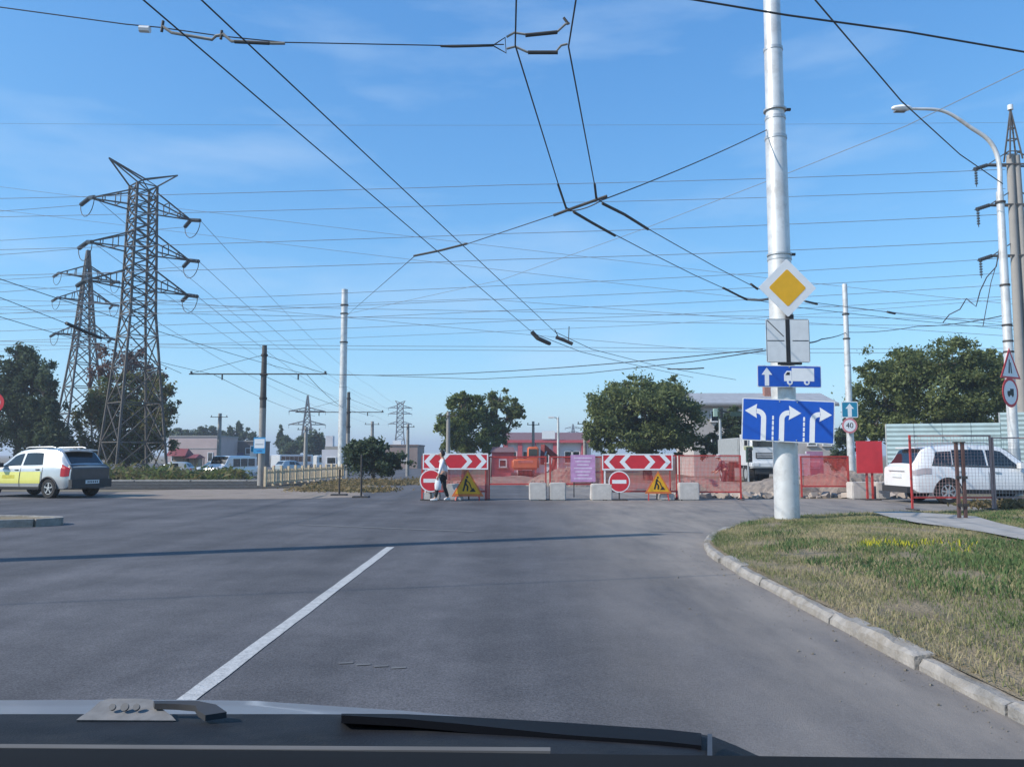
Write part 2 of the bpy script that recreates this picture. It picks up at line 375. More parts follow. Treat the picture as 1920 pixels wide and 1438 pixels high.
# verge soil sheet with gentle mound, edge tucked behind the kerb
def verge_z(x, y):
    p = Vector((x, y)); dmin = min((q - p).length for q in kpath[::6])
    return 0.115 + 0.10 * min(1, max(0, (dmin - 0.15) / 2.2)) + 0.02 * math.sin(x * 2.1 + y) * math.sin(y * 1.3)
def inside_verge(x, y, pad=0.1):
    if x < 2.83 + pad or y < 1: return False
    if y <= 9.5: return True
    best = min(range(0, len(kpath), 2), key=lambda i: (kpath[i].x - x) ** 2 + (kpath[i].y - y) ** 2)
    i = min(best, len(kpath) - 2); d = kpath[i + 1] - kpath[i]; nr = Vector((d.y, -d.x)).normalized()
    return (Vector((x, y)) - kpath[i]).dot(nr) > pad
bm = bmesh.new()
edge = [at_len(q) for q in np.arange(0, kd[-1], 0.35)]
rows = []
for k, off in enumerate((0.12, 0.3, 0.6, 1.0, 1.6, 2.4, 3.4)):
    rows.append([(p.x + nr.x * off, p.y + nr.y * off) for p, nr in edge])
kpx = np.array([(q.x, q.y) for q in kpath])
X0, X1, Y0, Y1, st = 2.9, 24.0, 1.0, 22.2, 0.25
nx, ny = int((X1 - X0) / st), int((Y1 - Y0) / st)
grid = {}
gxs = X0 + np.arange(nx + 1) * st; gys = Y0 + np.arange(ny + 1) * st
GX, GY = np.meshgrid(gxs, gys, indexing='ij'); pts = np.stack([GX.ravel(), GY.ravel()], 1)
ks = kpx[::2]
def signed(ptsarr):
    out_d = np.empty(len(ptsarr)); 
    dirs = np.gradient(ks, axis=0); dirs /= np.linalg.norm(dirs, axis=1)[:, None]
    nrm = np.stack([dirs[:, 1], -dirs[:, 0]], 1)
    for a in range(0, len(ptsarr), 4000):
        q = ptsarr[a:a + 4000]; dd = ((q[:, None, :] - ks[None]) ** 2).sum(2); i = dd.argmin(1)
        out_d[a:a + 4000] = ((q - ks[i]) * nrm[i]).sum(1)
    return out_d
def vz_np(ptsarr, sd):
    return 0.100 + 0.10 * np.clip((sd - 0.15) / 2.2, 0, 1) * np.clip((23 - ptsarr[:, 1]) / 4, 0.2, 1) + 0.02 * np.sin(ptsarr[:, 0] * 2.1 + ptsarr[:, 1]) * np.sin(ptsarr[:, 1] * 1.3) * np.clip(sd, 0, 1)
sd = signed(pts)
sdg = sd.reshape(nx + 1, ny + 1)
# pull outside points onto the line just behind the kerb
dirs = np.gradient(ks, axis=0); dirs /= np.linalg.norm(dirs, axis=1)[:, None]; nrmk = np.stack([dirs[:, 1], -dirs[:, 0]], 1)
near = ((pts[:, None, 0] - ks[None, :, 0]) ** 2 + (pts[:, None, 1] - ks[None, :, 1]) ** 2).argmin(1)
mask = (sd < 0.10) & (sd > -0.30)
pts2 = pts.copy(); pts2[mask] = ks[near[mask]] + nrmk[near[mask]] * 0.10
sd2 = np.where(mask, 0.10, sd); zz = vz_np(pts2, sd2)
vid = {}
vl = []; fl = []
def vidx(i, j):
    k = i * (ny + 1) + j
    if k not in vid: vid[k] = len(vl); vl.append((pts2[k, 0], pts2[k, 1], zz[k]))
    return vid[k]
ok = (sd > -0.30).reshape(nx + 1, ny + 1)
for i in range(nx):
    for j in range(ny):
        if ok[i, j] and ok[i + 1, j] and ok[i, j + 1] and ok[i + 1, j + 1] and max(sdg[i, j], sdg[i + 1, j], sdg[i, j + 1], sdg[i + 1, j + 1]) > 0.1:
            fl.append((vidx(i, j), vidx(i + 1, j), vidx(i + 1, j + 1), vidx(i, j + 1)))
me = bpy.data.meshes.new('verge'); me.from_pydata(vl, [], fl); me.update()
me.polygons.foreach_set('use_smooth', [True] * len(me.polygons))
tag(link('verge', me, SOIL), 'soil of the raised grass verge at the road corner', 'verge', kind='structure')
bm.free()
# concrete footpath laid across the verge
fp = [Gd(*q, 0.2).xy for q in ((1636, 963), (1690, 962), (1765, 967), (1830, 972), (1870, 984), (1930, 998), (2250, 1052), (2250, 1092), (1990, 1034), (1925, 1018), (1850, 1003), (1780, 992), (1720, 984), (1670, 974))]
fpo = sheet('footpath', [(q.x, q.y) for q in fp], 0.245, PATH)
tag(fpo, 'pale concrete footpath crossing the grass verge', 'footpath', kind='structure')
FPP = np.array([(q.x, q.y) for q in fp])
def in_poly(px_, py_, poly):
    c = np.zeros(len(px_), bool); j = len(poly) - 1
    for i in range(len(poly)):
        xi, yi = poly[i]; xj, yj = poly[j]
        c ^= ((yi > py_) != (yj > py_)) & (px_ < (xj - xi) * (py_ - yi) / (yj - yi + 1e-12) + xi); j = i
    return c

# --- grass blades (one uncountable mass)
def blades(name, n, region, hmin, hmax, wmin, wmax, mat, label, keep=None, cat='grass', lean=0.5):
    p = np.stack([RNG.uniform(region[0], region[1], n * 2), RNG.uniform(region[2], region[3], n * 2)], 1)
    if keep is not None: p = p[keep(p)]
    p = p[:n]; n = len(p)
    d = signed(p); p = p[d > 0.14]; d = d[d > 0.14]; n = len(p); z = vz_np(p, d)
    a = RNG.uniform(0, 2 * np.pi, n); h = RNG.uniform(hmin, hmax, n) * RNG.uniform(0.6, 1.0, n); w = RNG.uniform(wmin, wmax, n)
    la = RNG.uniform(0, 2 * np.pi, n); ll = h * RNG.uniform(0.1, lean, n)
    dx, dy = np.cos(a) * w / 2, np.sin(a) * w / 2
    lx, ly = np.cos(la) * ll, np.sin(la) * ll
    v = np.empty((n, 5, 3))
    v[:, 0] = np.stack([p[:, 0] - dx, p[:, 1] - dy, z - 0.01], 1); v[:, 1] = np.stack([p[:, 0] + dx, p[:, 1] + dy, z - 0.01], 1)
    v[:, 2] = np.stack([p[:, 0] + dx * .8 + lx * .35, p[:, 1] + dy * .8 + ly * .35, z + h * .6], 1); v[:, 3] = np.stack([p[:, 0] - dx * .8 + lx * .35, p[:, 1] - dy * .8 + ly * .35, z + h * .6], 1)
    v[:, 4] = np.stack([p[:, 0] + lx, p[:, 1] + ly, z + h], 1)
    base = (np.arange(n) * 5)[:, None]
    me = bpy.data.meshes.new(name)
    quad = base + np.array([0, 1, 2, 3]); tri = base + np.array([3, 2, 4])
    loops = np.concatenate([quad, tri], 1).ravel()
    starts = np.stack([np.arange(n) * 7, np.arange(n) * 7 + 4], 1).ravel()
    me.vertices.add(n * 5); me.vertices.foreach_set('co', v.ravel())
    me.loops.add(n * 7); me.loops.foreach_set('vertex_index', loops.astype(np.int32))
    me.polygons.add(n * 2); me.polygons.foreach_set('loop_start', starts.astype(np.int32))
    me.update(calc_edges=True); me.validate()
    return tag(link(name, me, mat), label, cat, kind='stuff')
def grass_mat(name, cols, sc):
    m = bpy.data.materials.new(name); m.use_nodes = True; n = m.node_tree; L = n.links; b = n.nodes['Principled BSDF']
    b.inputs['Roughness'].default_value = 0.8; b.inputs['Specular IOR Level'].default_value = 0.2
    g = n.nodes.new('ShaderNodeNewGeometry')
    z = n.nodes.new('ShaderNodeTexNoise'); z.inputs['Scale'].default_value = sc; z.inputs['Detail'].default_value = 6; z.inputs['Roughness'].default_value = 0.6
    L.new(g.outputs['Position'], z.inputs['Vector'])
    ad = n.nodes.new('ShaderNodeMath'); ad.operation = 'MULTIPLY_ADD'; ad.inputs[1].default_value = 0.22; L.new(g.outputs['Random Per Island'], ad.inputs[0]); L.new(z.outputs['Fac'], ad.inputs[2])
    r = n.nodes.new('ShaderNodeValToRGB'); e = r.color_ramp.elements
    while len(e) < len(cols): e.new(0.5)
    for i, c in enumerate(cols): e[i].position = 0.42 + 0.36 * i / (len(cols) - 1); e[i].color = tuple(c) + (1,)
    L.new(ad.outputs[0], r.inputs[0]); L.new(r.outputs[0], b.inputs['Base Color'])
    tr = n.nodes.new('ShaderNodeBsdfTranslucent'); L.new(r.outputs[0], tr.inputs[0]); ms = n.nodes.new('ShaderNodeMixShader'); ms.inputs[0].default_value = 0.3
    L.new(b.outputs[0], ms.inputs[1]); L.new(tr.outputs[0], ms.inputs[2]); L.new(ms.outputs[0], n.nodes['Material Output'].inputs[0])
    return m
GRASS = grass_mat('verge_grass', [(0.10, 0.15, 0.055), (0.17, 0.20, 0.08), (0.34, 0.30, 0.16), (0.44, 0.37, 0.23)], 0.55)
GREEN = grass_mat('green_weeds', [(0.06, 0.115, 0.045), (0.095, 0.155, 0.055), (0.14, 0.20, 0.08)], 1.2)
FLOW = grass_mat('yellow_flowers', [(0.30, 0.32, 0.03), (0.55, 0.50, 0.04), (0.34, 0.36, 0.04)], 3)
bare = lambda p: (np.sin(p[:, 0] * 3.1 + 1.7 * np.sin(p[:, 1] * 1.3)) * np.sin(p[:, 1] * 2.3 + 1.3 * np.sin(p[:, 0] * 1.9)) + RNG.normal(size=len(p)) * .28) < 0.52
notpath = lambda p: bare(p) & (~in_poly(p[:, 0], p[:, 1], FPP)) & (p[:, 0] < 0.78 * p[:, 1] + 2.6)
blades('grass', 235000, (2.85, 18.0, 2.6, 21.8), 0.025, 0.075, 0.004, 0.010, GRASS, 'short dry and green grass covering the corner verge', notpath, lean=1.2)
gp = [(RNG.uniform(3.0, 12), RNG.uniform(4, 19.5), RNG.uniform(0.2, 0.6)) for _ in range(70)] + [(4.6 + 0.3 * i, 8.2 + 0.1 * i, 0.8) for i in range(8)] + [(5.4 + .5 * i, 11 + .12 * i, 1.0) for i in range(10)] + [(7.0 + .6 * i, 15.5 + .1 * i, .6) for i in range(6)] + [(4.3 + .35 * i, 9.3 + .1 * i, .7) for i in range(8)]
def near_patches(p):
    k = np.zeros(len(p), bool)
    for x, y, r in gp: k |= ((p[:, 0] - x) ** 2 + (p[:, 1] - y) ** 2 < r * r * RNG.uniform(0.3, 1, len(p)))
    return k & notpath(p)
blades('weeds', 46000, (2.9, 13.5, 3.6, 20), 0.04, 0.11, 0.008, 0.022, GREEN, 'taller patches of green weeds among the dry grass', near_patches, 'weeds', lean=0.9)
yc = Gd(1715, 1017, 0.25)
ycl = [(yc.x + RNG.normal() * .42, yc.y + RNG.normal() * .30, RNG.uniform(.06, .2)) for _ in range(26)]
def near_y(p):
    k = np.zeros(len(p), bool)
    for x, y, r in ycl: k |= ((p[:, 0] - x) ** 2 + (p[:, 1] - y) ** 2 < r * r * RNG.uniform(0.1, 1, len(p)))
    return k
blades('yellow_flowers', 1200, (yc.x - 1.3, yc.x + 1.3, yc.y - 0.9, yc.y + 0.9), 0.05, 0.13, 0.008, 0.024, FLOW, 'patch of yellow flowering weeds in the grass verge', near_y, 'flowers')

tuft = []
for s_ in np.arange(3.0, 22.0, 0.012):
    if RNG.random() < 0.5 + 0.5 * math.sin(s_ * 2.3) * math.sin(s_ * .71 + 1): tuft.append(s_)
tv, tf = [], []
for s_ in tuft:
    p, nr = at_len(s_ + RNG.uniform(-.05, .05)); o_ = RNG.uniform(.10, .20); b = Vector((p.x + nr.x * o_, p.y + nr.y * o_, .10)); d = -nr * RNG.uniform(.0, .09)
    hgt = RNG.uniform(.03, .10); w_ = RNG.uniform(.004, .01); tg = Vector((-nr.y, nr.x)); k = len(tv)
    tv += [(b.x - tg.x * w_, b.y - tg.y * w_, .10), (b.x + tg.x * w_, b.y + tg.y * w_, .10), (b.x + d.x + RNG.normal() * .02, b.y + d.y + RNG.normal() * .02, .12 + hgt)]; tf.append((k, k + 1, k + 2))
me = bpy.data.meshes.new('kerb_grass'); me.from_pydata(tv, [], tf); me.update()
tag(link('kerb_grass', me, GRASS), 'grass tufts creeping over the kerb stones', 'grass', kind='stuff')
lit = MB()
for _ in range(420):
    x = 2.80 - abs(RNG.normal()) ** 1.6 * .30; y = RNG.uniform(3.5, 13); z_ = RNG.uniform(.003, .008) if RNG.random() < .94 else RNG.uniform(.01, .018)
    lit.box((x, y, .006 + z_ / 3), (z_, z_ * RNG.uniform(.6, 1.4), z_ * .6), RNG.uniform(0, 6))
tag(lit.build('road_grit', M('grit', (.20, .18, .15), .95, var=.4, scale=3)), 'small stones and grit lying along the kerb', 'grit', kind='stuff')

# left traffic island
li = tag(thing('traffic_island', 'low kerbed traffic island at the left edge of the road', 'traffic island'), kind='structure')
tip = Gd(118, 972, 0.13)
ip = [(tip.x - 14, tip.y + 1.2), (tip.x - 6, tip.y + 0.9), (tip.x - 1.2, tip.y + 0.45), (tip.x - 0.2, tip.y + 0.15), (tip.x, tip.y - 0.15), (tip.x - 0.3, tip.y - 0.55), (tip.x - 1.4, tip.y - 0.95), (tip.x - 6, tip.y - 1.9), (tip.x - 14, tip.y - 3.2)]
MB().slab([(a, b) for a, b in ip], 0.0, 0.13).build('island_fill', SOIL, li)
for a, b in zip(ip[1:], ip[2:]):
    a_ = Vector(a); b_ = Vector(b); n = max(1, int((b_ - a_).length / 1.0))
    for k in range(n):
        p = a_.lerp(b_, k / n); q = a_.lerp(b_, (k + 0.98) / n)
        MB().bar((p.x, p.y, 0.07), (q.x, q.y, 0.07), 0.17, 0.19).build('kerb_stone', KERB, li)

# ------------------------------------------------------------------ tram tracks at the left
BALL = ground_mat('track_ballast', [(0.030, 0.028, 0.026), (0.055, 0.05, 0.045), (0.04, 0.036, 0.032)], 0.9, 0.9, 25)
tt = tag(thing('tram_track', 'dark tram track bed with rails left of the junction', 'tram track'), kind='structure')
sheet('track_bed', [(-70, 33.8), (-11.5, 34.8), (-8.2, 37.2), (-7.2, 46), (-70, 43.5)], 0.012, BALL, tt)
for k, y in enumerate((34.9, 36.4, 39.2, 40.7)):
    MB().bar((-70, y - 0.9, 0.02), (-9.0, y + 1.2, 0.02), 0.075, 0.05).build('rail', M('rail_steel', (0.20, 0.18, 0.165), 0.4, metal=0.7, var=0.2), tt)
for a, b in (((-70, 42.9), (-8.6, 45.4)),):
    a = Vector(a); b = Vector(b); n = 20
    for k in range(n):
        p, q = a.lerp(b, k / n), a.lerp(b, (k + 0.97) / n)
        MB().bar((p.x, p.y, 0.03), (q.x, q.y, 0.03), 0.6, 0.12).build('edge_slab', CONC, tt)

# ------------------------------------------------------------------ poles
def steel_pole(label, base, H, r0, r1, rings, name='steel_pole', group=None, ringm=None, tops=True):
    t = thing(name, label, 'pole', base, 0, group)
    segs = sorted(rings) + [H]; z0 = 0.0
    for k, z1 in enumerate(segs):
        ra = r0 + (r1 - r0) * z0 / H; rb = r0 + (r1 - r0) * z1 / H
        st_ = 0.012 * k
        MB().tube([(0, 0, z0), (0, 0, z1)], [ra - st_, rb - st_], 28).build('shaft', POLE, t, True)
        if k < len(segs) - 1:
            MB().tube([(0, 0, z1 - 0.025), (0, 0, z1 + 0.045)], [rb - st_ + 0.012] * 2, 28).build('joint_ring', ringm or GALV, t, True)
        z0 = z1
    return t
mpb = Gd(1476, 972, 0.14)
PD = mpb.y
mpole = steel_pole('tall thick silver steel pole carrying the blue lane sign on the verge', mpb, 13.4, 0.262, 0.225, [5.62, 8.35, 8.8, 10.4])
for k, z in enumerate((5.72, 9.0)):
    MB().tube([(0, 0, z - 0.02), (0, 0, z + 0.02)], [0.262 - 0.012 * k] * 2, 28).build('clamp_band', GALV, mpole, True)
    MB().box((0.27, -0.05, z), (0.12, 0.06, 0.05)).build('clamp_lug', STEEL, mpole)
sp2 = steel_pole('tall steel pole beyond the left frame edge whose shadow crosses the road', (-14.6, 8.83, 0), 13.4, 0.262, 0.225, [5.6, 8.6])
pa = P(640, 893, 55)
poleA = steel_pole('tall white steel pole between the tram pole and the left barrier', (pa.x, 55, gz(55)), P(643, 543, 55).z - gz(55), 0.275, 0.24, [6.5, 9.5])
for z in (9.6, 11.6, 12.2):
    MB().tube([(0, 0, z), (0, 0, z + 0.08)], 0.28, 20).build('clamp_band', STEEL, poleA, True)
pc = P(1597, 895, 45)
poleC = steel_pole('slim silver pole carrying the teal arrow and speed limit signs', (pc.x, 45, 0), P(1581, 533, 45).z, 0.205, 0.175, [3.2, 6.5, 8.0])
for z in (8.0, 9.4):
    MB().tube([(0, 0, z), (0, 0, z + 0.07)], 0.20, 20).build('clamp_band', STEEL, poleC, True)

# tram (catenary) poles
CPOLE = M('concrete_pole', (0.30, 0.285, 0.265), 0.9, var=0.14, scale=2, dirt=(0.2, 0.18, 0.16), dscale=2)
def tram_pole(label, px, base_py, top_py, arm_py, x0, x1, D, dark=True):
    b = P(px, base_py, D); t = thing('tram_pole', label, 'pole', (b.x, D, gz(D)), 0, 'tram catenary poles')
    top = P(px, top_py, D).z - gz(D); az = P(px, arm_py, D).z - gz(D)
    MB().tube([(0, 0, 0), (0, 0, top * 0.55)], [0.17, 0.155], 14).build('shaft', CPOLE, t, True)
    MB().tube([(0, 0, top * 0.55), (0, 0, top)], [0.155, 0.115], 14).build('upper_shaft', M('weathered_dark_concrete', (0.10, 0.095, 0.09), 0.9, var=0.2, scale=3), t, True)
    xa, xb = P(x0, arm_py, D).x - b.x, P(x1, arm_py, D).x - b.x
    MB().bar((xa, -0.16, az), (xb, -0.16, az), 0.055).build('cross_arm', STEEL, t)
    for x in (xa * 0.55, xb * 0.55): MB().tube([(x, -0.16, az), (x, -0.16, az - 0.28)], 0.04, 8).build('wire_hanger', INS, t)
    for x in (xa * 0.97, xb * 0.97):
        MB().tube([(x, -0.16, az + 0.03), (0, -0.1, top * 0.93)], 0.012, 5).build('stay_wire', WIRE, t)
        MB().tube([(x, -0.16, az - .02), (x, -0.16, az + 0.14)], 0.055, 8).build('arm_insulator', INS, t)
    for z in (top * 0.93, az, top * 0.62): MB().tube([(0, 0, z - 0.05), (0, 0, z + 0.05)], 0.185 - 0.02 * (z > az), 14).build('clamp_band', STEEL, t, True)
    return t
tp1 = tram_pole('concrete tram pole with long cross arm and bus stop sign', 489, 910, 648, 702, 357, 615, 38.8)
tp2 = tram_pole('farther tram pole half hidden behind the white steel pole', 651, 893, 735, 773, 555, 720, 61)

def plain_pole(px, base_py, top_py, D, r, label, mat=CPOLE, name='concrete_pole'):
    b = P(px, base_py, D); t = thing(name, label, 'pole', (b.x, D, gz(D)))
    top = P(px, top_py, D).z - gz(D)
    MB().tube([(0, 0, 0), (0, 0, top)], [r, r * 0.72], 12).build('shaft', mat, t, True)
    MB().bar((-0.9 * r * 4, -r, top * 0.94), (0.9 * r * 4, -r, top * 0.94), 0.06).build('cross_bar', STEEL, t)
    for sx in (-1, 1): MB().tube([(sx * r * 3.2, -r, top * 0.94), (sx * r * 3.2, -r, top * 0.94 + 0.18)], 0.045, 8).build('pin_insulator', INS, t)
    return t
plain_pole(840, 880, 772, 62, 0.19, 'slim concrete pole left of the pair of trees behind the barrier')
plain_pole(764, 885, 795, 85, 0.2, 'thin distant pole above the brown building left of the barrier')
plain_pole(697, 880, 790, 95, 0.24, 'short distant pole right of the white steel pole')
plain_pole(1000, 870, 790, 75, 0.16, 'thin grey pole in front of the red and white building')
plain_pole(1097, 880, 788, 66, 0.17, 'thin concrete pole at left edge of the large round tree')
plain_pole(409, 890, 775, 80, 0.24, 'pale pole in front of the pink walled building', CONC)
plain_pole(572, 890, 800, 85, 0.24, 'pale pole in front of the dark trees by the picket fence', CONC)
lp = P(1047, 880, 64); t = thing('street_lamp', 'distant street lamp with white head above red building', 'street lamp', (lp.x, 64, gz(64)))
hh = P(1047, 782, 64).z - gz(64)
MB().tube([(0, 0, 0), (0, 0, hh)], [0.13, 0.08], 12).build('post', POLE, t, True)
MB().tube([(0, 0, hh - 0.3), (-0.15, 0, hh - 0.05), (-0.45, 0, hh)], 0.045, 8).build('arm', POLE, t, True)
MB().box((-0.55, 0, hh - 0.02), (0.5, 0.22, 0.12)).build('lamp_head', WHITE, t)
MB().box((-0.57, 0, hh - 0.09), (0.36, 0.16, 0.03)).build('lens', OFFW, t)

# right street lamp
LD = 27.0; lb = P(1906, 930, LD)
lamp = thing('street_lamp', 'tall white street lamp with curved arm at the right edge', 'street lamp', (lb.x, LD, 0.1))
ltop = P(1884, 300, LD)
def L_(px, py, dD=0): q = P(px, py, LD + dD); return (q.x - lb.x, q.y - LD, q.z - 0.1)
MB().tube([(0, 0, -0.1), (0, 0, 1.6)], [0.19, 0.185], 20).build('base_sleeve', GALV, lamp, True)
MB().tube([(0, 0, 1.6), (0, 0, 5.2), (0, 0, L_(1884, 360)[2])], [0.165, 0.15, 0.115], 20).build('post', POLE, lamp, True)
_a0 = L_(1888, 365); _dx0 = _a0[0]
def A_(px, py):
    q = L_(px, py); k = max(0.0, min(1.0, (px - 1690) / 198.0)); return Vector((q[0] - _dx0 * k, q[1], q[2]))
arm = catmull([A_(1888, 365), A_(1886, 305), A_(1868, 266), A_(1830, 240), A_(1775, 209), A_(1705, 204)], 0.15)
MB().tube(arm, [0.09 - 0.045 * i / len(arm) for i in range(len(arm))], 12).build('arm', POLE, lamp, True)
hd = Vector(L_(1690, 203)); mbx = MB()
prof = [(-0.34, 0.02, 0.03), (-0.28, 0.10, 0.07), (0.0, 0.15, 0.12), (0.22, 0.12, 0.10), (0.34, 0.05, 0.06)]
vs = []; 
for x, w_, h_ in prof:
    for j in range(10):
        a = 2 * math.pi * j / 10; vs.append((hd.x + x, hd.y + w_ * math.cos(a), hd.z + h_ * math.sin(a)))
fs = [(i * 10 + j, i * 10 + (j + 1) % 10, (i + 1) * 10 + (j + 1) % 10, (i + 1) * 10 + j) for i in range(4) for j in range(10)] + [tuple(range(10)), tuple(range(40, 50))]
mbx.add(vs, fs); mbx.build('lamp_head', WHITE, lamp, True)
MB().box((hd.x - 0.05, hd.y, hd.z - 0.115), (0.38, 0.2, 0.04)).build('lens', M('lamp_lens', (0.2, 0.2, 0.2), 0.2), lamp)
for py in (380, 535, 610, 640, 660): MB().tube([(0, 0, L_(1888, py)[2] - 0.03), (0, 0, L_(1888, py)[2] + 0.03)], 0.165, 16).build('clamp_band', STEEL, lamp, True)

# ------------------------------------------------------------------ road signs
def sign_root(name, label, px, py, D, rz=0.0, tilt=0.0, cat='road sign', group=None):
    q = P(px, py, D); t = thing(name, label, cat, q, rz, group)
    t.rotation_euler = (0, tilt, rz)
    return t
def plate(t, name, poly, mat, y0=0.0, y1=-0.012): return MB().prism(poly, y0, y1).build(name, mat, t)
def mark(t, name, poly, mat, y=-0.0125, d=0.003): return MB().prism(poly, y + 0.002, y - d).build(name, mat, t)
SD = PD - 0.34; mm = SD / F     # metres per photo pixel at the main signs
# diamond
t = sign_root('priority_road_sign', 'white diamond sign with yellow centre high on the thick pole', 1476, 540, SD, 0.06)
def dia(h, r=0.12):
    pts_ = []
    for k in range(4):
        a = R(90 * k)
        c = (h * math.cos(a), h * math.sin(a)); pv = (h * math.cos(a - R(90)), h * math.sin(a - R(90))); nv = (h * math.cos(a + R(90)), h * math.sin(a + R(90)))
        for w in (r, r * 0.35): pts_.append((c[0] + (pv[0] - c[0]) * w, c[1] + (pv[1] - c[1]) * w))
        for w in (r * 0.35, r): pts_.append((c[0] + (nv[0] - c[0]) * w, c[1] + (nv[1] - c[1]) * w))
    return pts_
plate(t, 'plate', dia(54 * mm * 1.04, 0.06), WHITE)
mark(t, 'yellow_field', dia(36.5 * mm, 0.13), YEL)
MB().box((0, 0.06, 0), (0.08, 0.12, 0.5)).build('bracket', STEEL, t)
# white plate with black bars
t = sign_root('route_plate', 'square white plate with thick black vertical bar on the thick pole', 1477, 639, SD, 0.03)
plate(t, 'plate', rrect(83 * mm, 83 * mm, 0.03), OFFW)
hw = 41.5 * mm
mark(t, 'thick_bar', [(-0.045, -hw * .98), (0.045, -hw * .98), (0.045, hw * .98), (-0.045, hw * .98)], BLK)
mark(t, 'thin_line', [(-hw * .95, -0.008), (-0.08, -0.008), (-0.08, 0.008), (-hw * .95, 0.008)], BLK)
mark(t, 'thin_line', [(0.1, -0.008), (hw * .95, -0.008), (hw * .95, 0.008), (0.1, 0.008)], BLK)
mark(t, 'diagonal_line', stroke([(-hw * .93, hw * .93), (-0.09, 0.09)], 0.018), BLK)
for k, (a, b, w_, h_) in enumerate(((0, hw * .985, hw * 2 * .94, .008), (0, -hw * .985, hw * 2 * .94, .008), (hw * .985, 0, .008, hw * 2 * .94), (-hw * .985, 0, .008, hw * 2 * .94))):
    mark(t, 'border', [(a - w_ / 2, b - h_ / 2), (a + w_ / 2, b - h_ / 2), (a + w_ / 2, b + h_ / 2), (a - w_ / 2, b + h_ / 2)], BLK)
MB().box((0.07, 0.04, hw + 0.03), (0.16, 0.06, 0.14)).build('bracket', STEEL, t)
MB().box((0.05, 0.05, -hw - 0.01), (0.5, 0.08, 0.06)).build('bracket', STEEL, t)
# truck route plate
t = sign_root('truck_route_sign', 'small blue sign with white arrow and white truck', 1479.5, 706, SD, 0.02, 0.012)
w_, h_ = 121 * mm, 41 * mm
plate(t, 'plate', rrect(w_, h_, 0.02), OFFW)
mark(t, 'blue_field', rrect(w_ - 0.03, h_ - 0.03, 0.02), BLUE)
ax = -42.5 * mm; Y2 = -0.0165
def mk2(n_, poly, mat_): return mark(t, n_, poly, mat_, Y2)
mk2('arrow', [(ax - 0.045, -h_ * .44), (ax + 0.045, -h_ * .44), (ax + 0.045, 0.03), (ax + 0.115, 0.03), (ax, h_ * .40), (ax - 0.115, 0.03), (ax - 0.045, 0.03)], WHITE)
x0, x1 = -10 * mm, 47 * mm
mk2('truck_cab', [(x0, -0.10), (x0, 0.04), (x0 + .06, .12), (x0 + .16, .12), (x0 + .16, -0.10)], WHITE)
mk2('truck_box', [(x0 + .165, -0.10), (x0 + .165, 0.18), (x1, 0.18), (x1, -0.10)], WHITE)
for cx in (x0 + .12, x1 - .16):
    mark(t, 'truck_wheel', circ(0.062, 18, cx, -0.12), WHITE, Y2 - 0.003); mark(t, 'wheel_hub', circ(0.026, 12, cx, -0.12), BLUE, Y2 - 0.006)
mark(t, 'cab_window', [(x0 + .025, .03), (x0 + .07, .09), (x0 + .12, .09), (x0 + .12, .03)], BLK, Y2 - 0.003)
MB().box((0, 0.05, 0), (0.5, 0.09, 0.06)).build('bracket', STEEL, t)
# big lane sign
t = sign_root('lane_direction_sign', 'large blue sign with three bent white lane arrows', 1477, 789, SD - 0.05, -0.13, 0.052)
w_, h_ = 167 * mm, 80 * mm
plate(t, 'plate', rrect(w_, h_, 0.015), OFFW, 0, -0.014)
mark(t, 'blue_field', rrect(w_ - 0.045, h_ - 0.045, 0.015), BLUE, -0.0145)
def lane_arrow(cx, sgn, dx, top):
    b = -h_ * .485
    path_ = [(cx, b), (cx, top - 0.16)] + [(cx + sgn * (0.14 - 0.14 * math.cos(R(a))), top - 0.16 + 0.14 * math.sin(R(a)) * 1.0) for a in range(15, 91, 15)] + [(cx + sgn * (0.14 + dx), top - 0.02)]
    mark(t, 'lane_arrow', stroke(path_, 0.105), WHITE, -0.0185)
    hx = cx + sgn * (0.13 + dx)
    mark(t, 'arrow_head', [(hx, top - 0.02 + 0.15), (hx + sgn * 0.25, top - 0.02), (hx, top - 0.02 - 0.15), (hx + sgn * .02, top - .02)], WHITE, -0.0185)
lane_arrow(-44 * mm, -1, 0.01, 0.20); lane_arrow(-11 * mm, 1, 0.01, 0.19); lane_arrow(44 * mm, 1, 0.01, 0.18)
for cx in (-27 * mm, 29 * mm):
    for k in range(5):
        z = -h_ * .47 + k * 0.108
        mark(t, 'lane_dash', [(cx - 0.018, z), (cx + 0.018, z), (cx + 0.018, z + 0.085), (cx - 0.018, z + 0.085)], WHITE, -0.0185)
MB().box((0, 0.06, 0.2), (0.6, 0.10, 0.06)).build('bracket', STEEL, t); MB().box((0, 0.06, -0.2), (0.6, 0.10, 0.06)).build('bracket', STEEL, t)

for nm_, pts_ in (('lane_direction_sign', [(-.18, .40), (.18, .40), (-.18, -.40), (.18, -.40)]), ('truck_route_sign', [(.0, .2), (.0, -.2)])):
    for sg_ in pts_:
        r0 = [o for o in bpy.data.objects if o.name == nm_][0]
        MB().tube([(sg_[0], -.016, sg_[1]), (sg_[0], -.028, sg_[1])], .014, 8).build('bolt', GALV, r0)
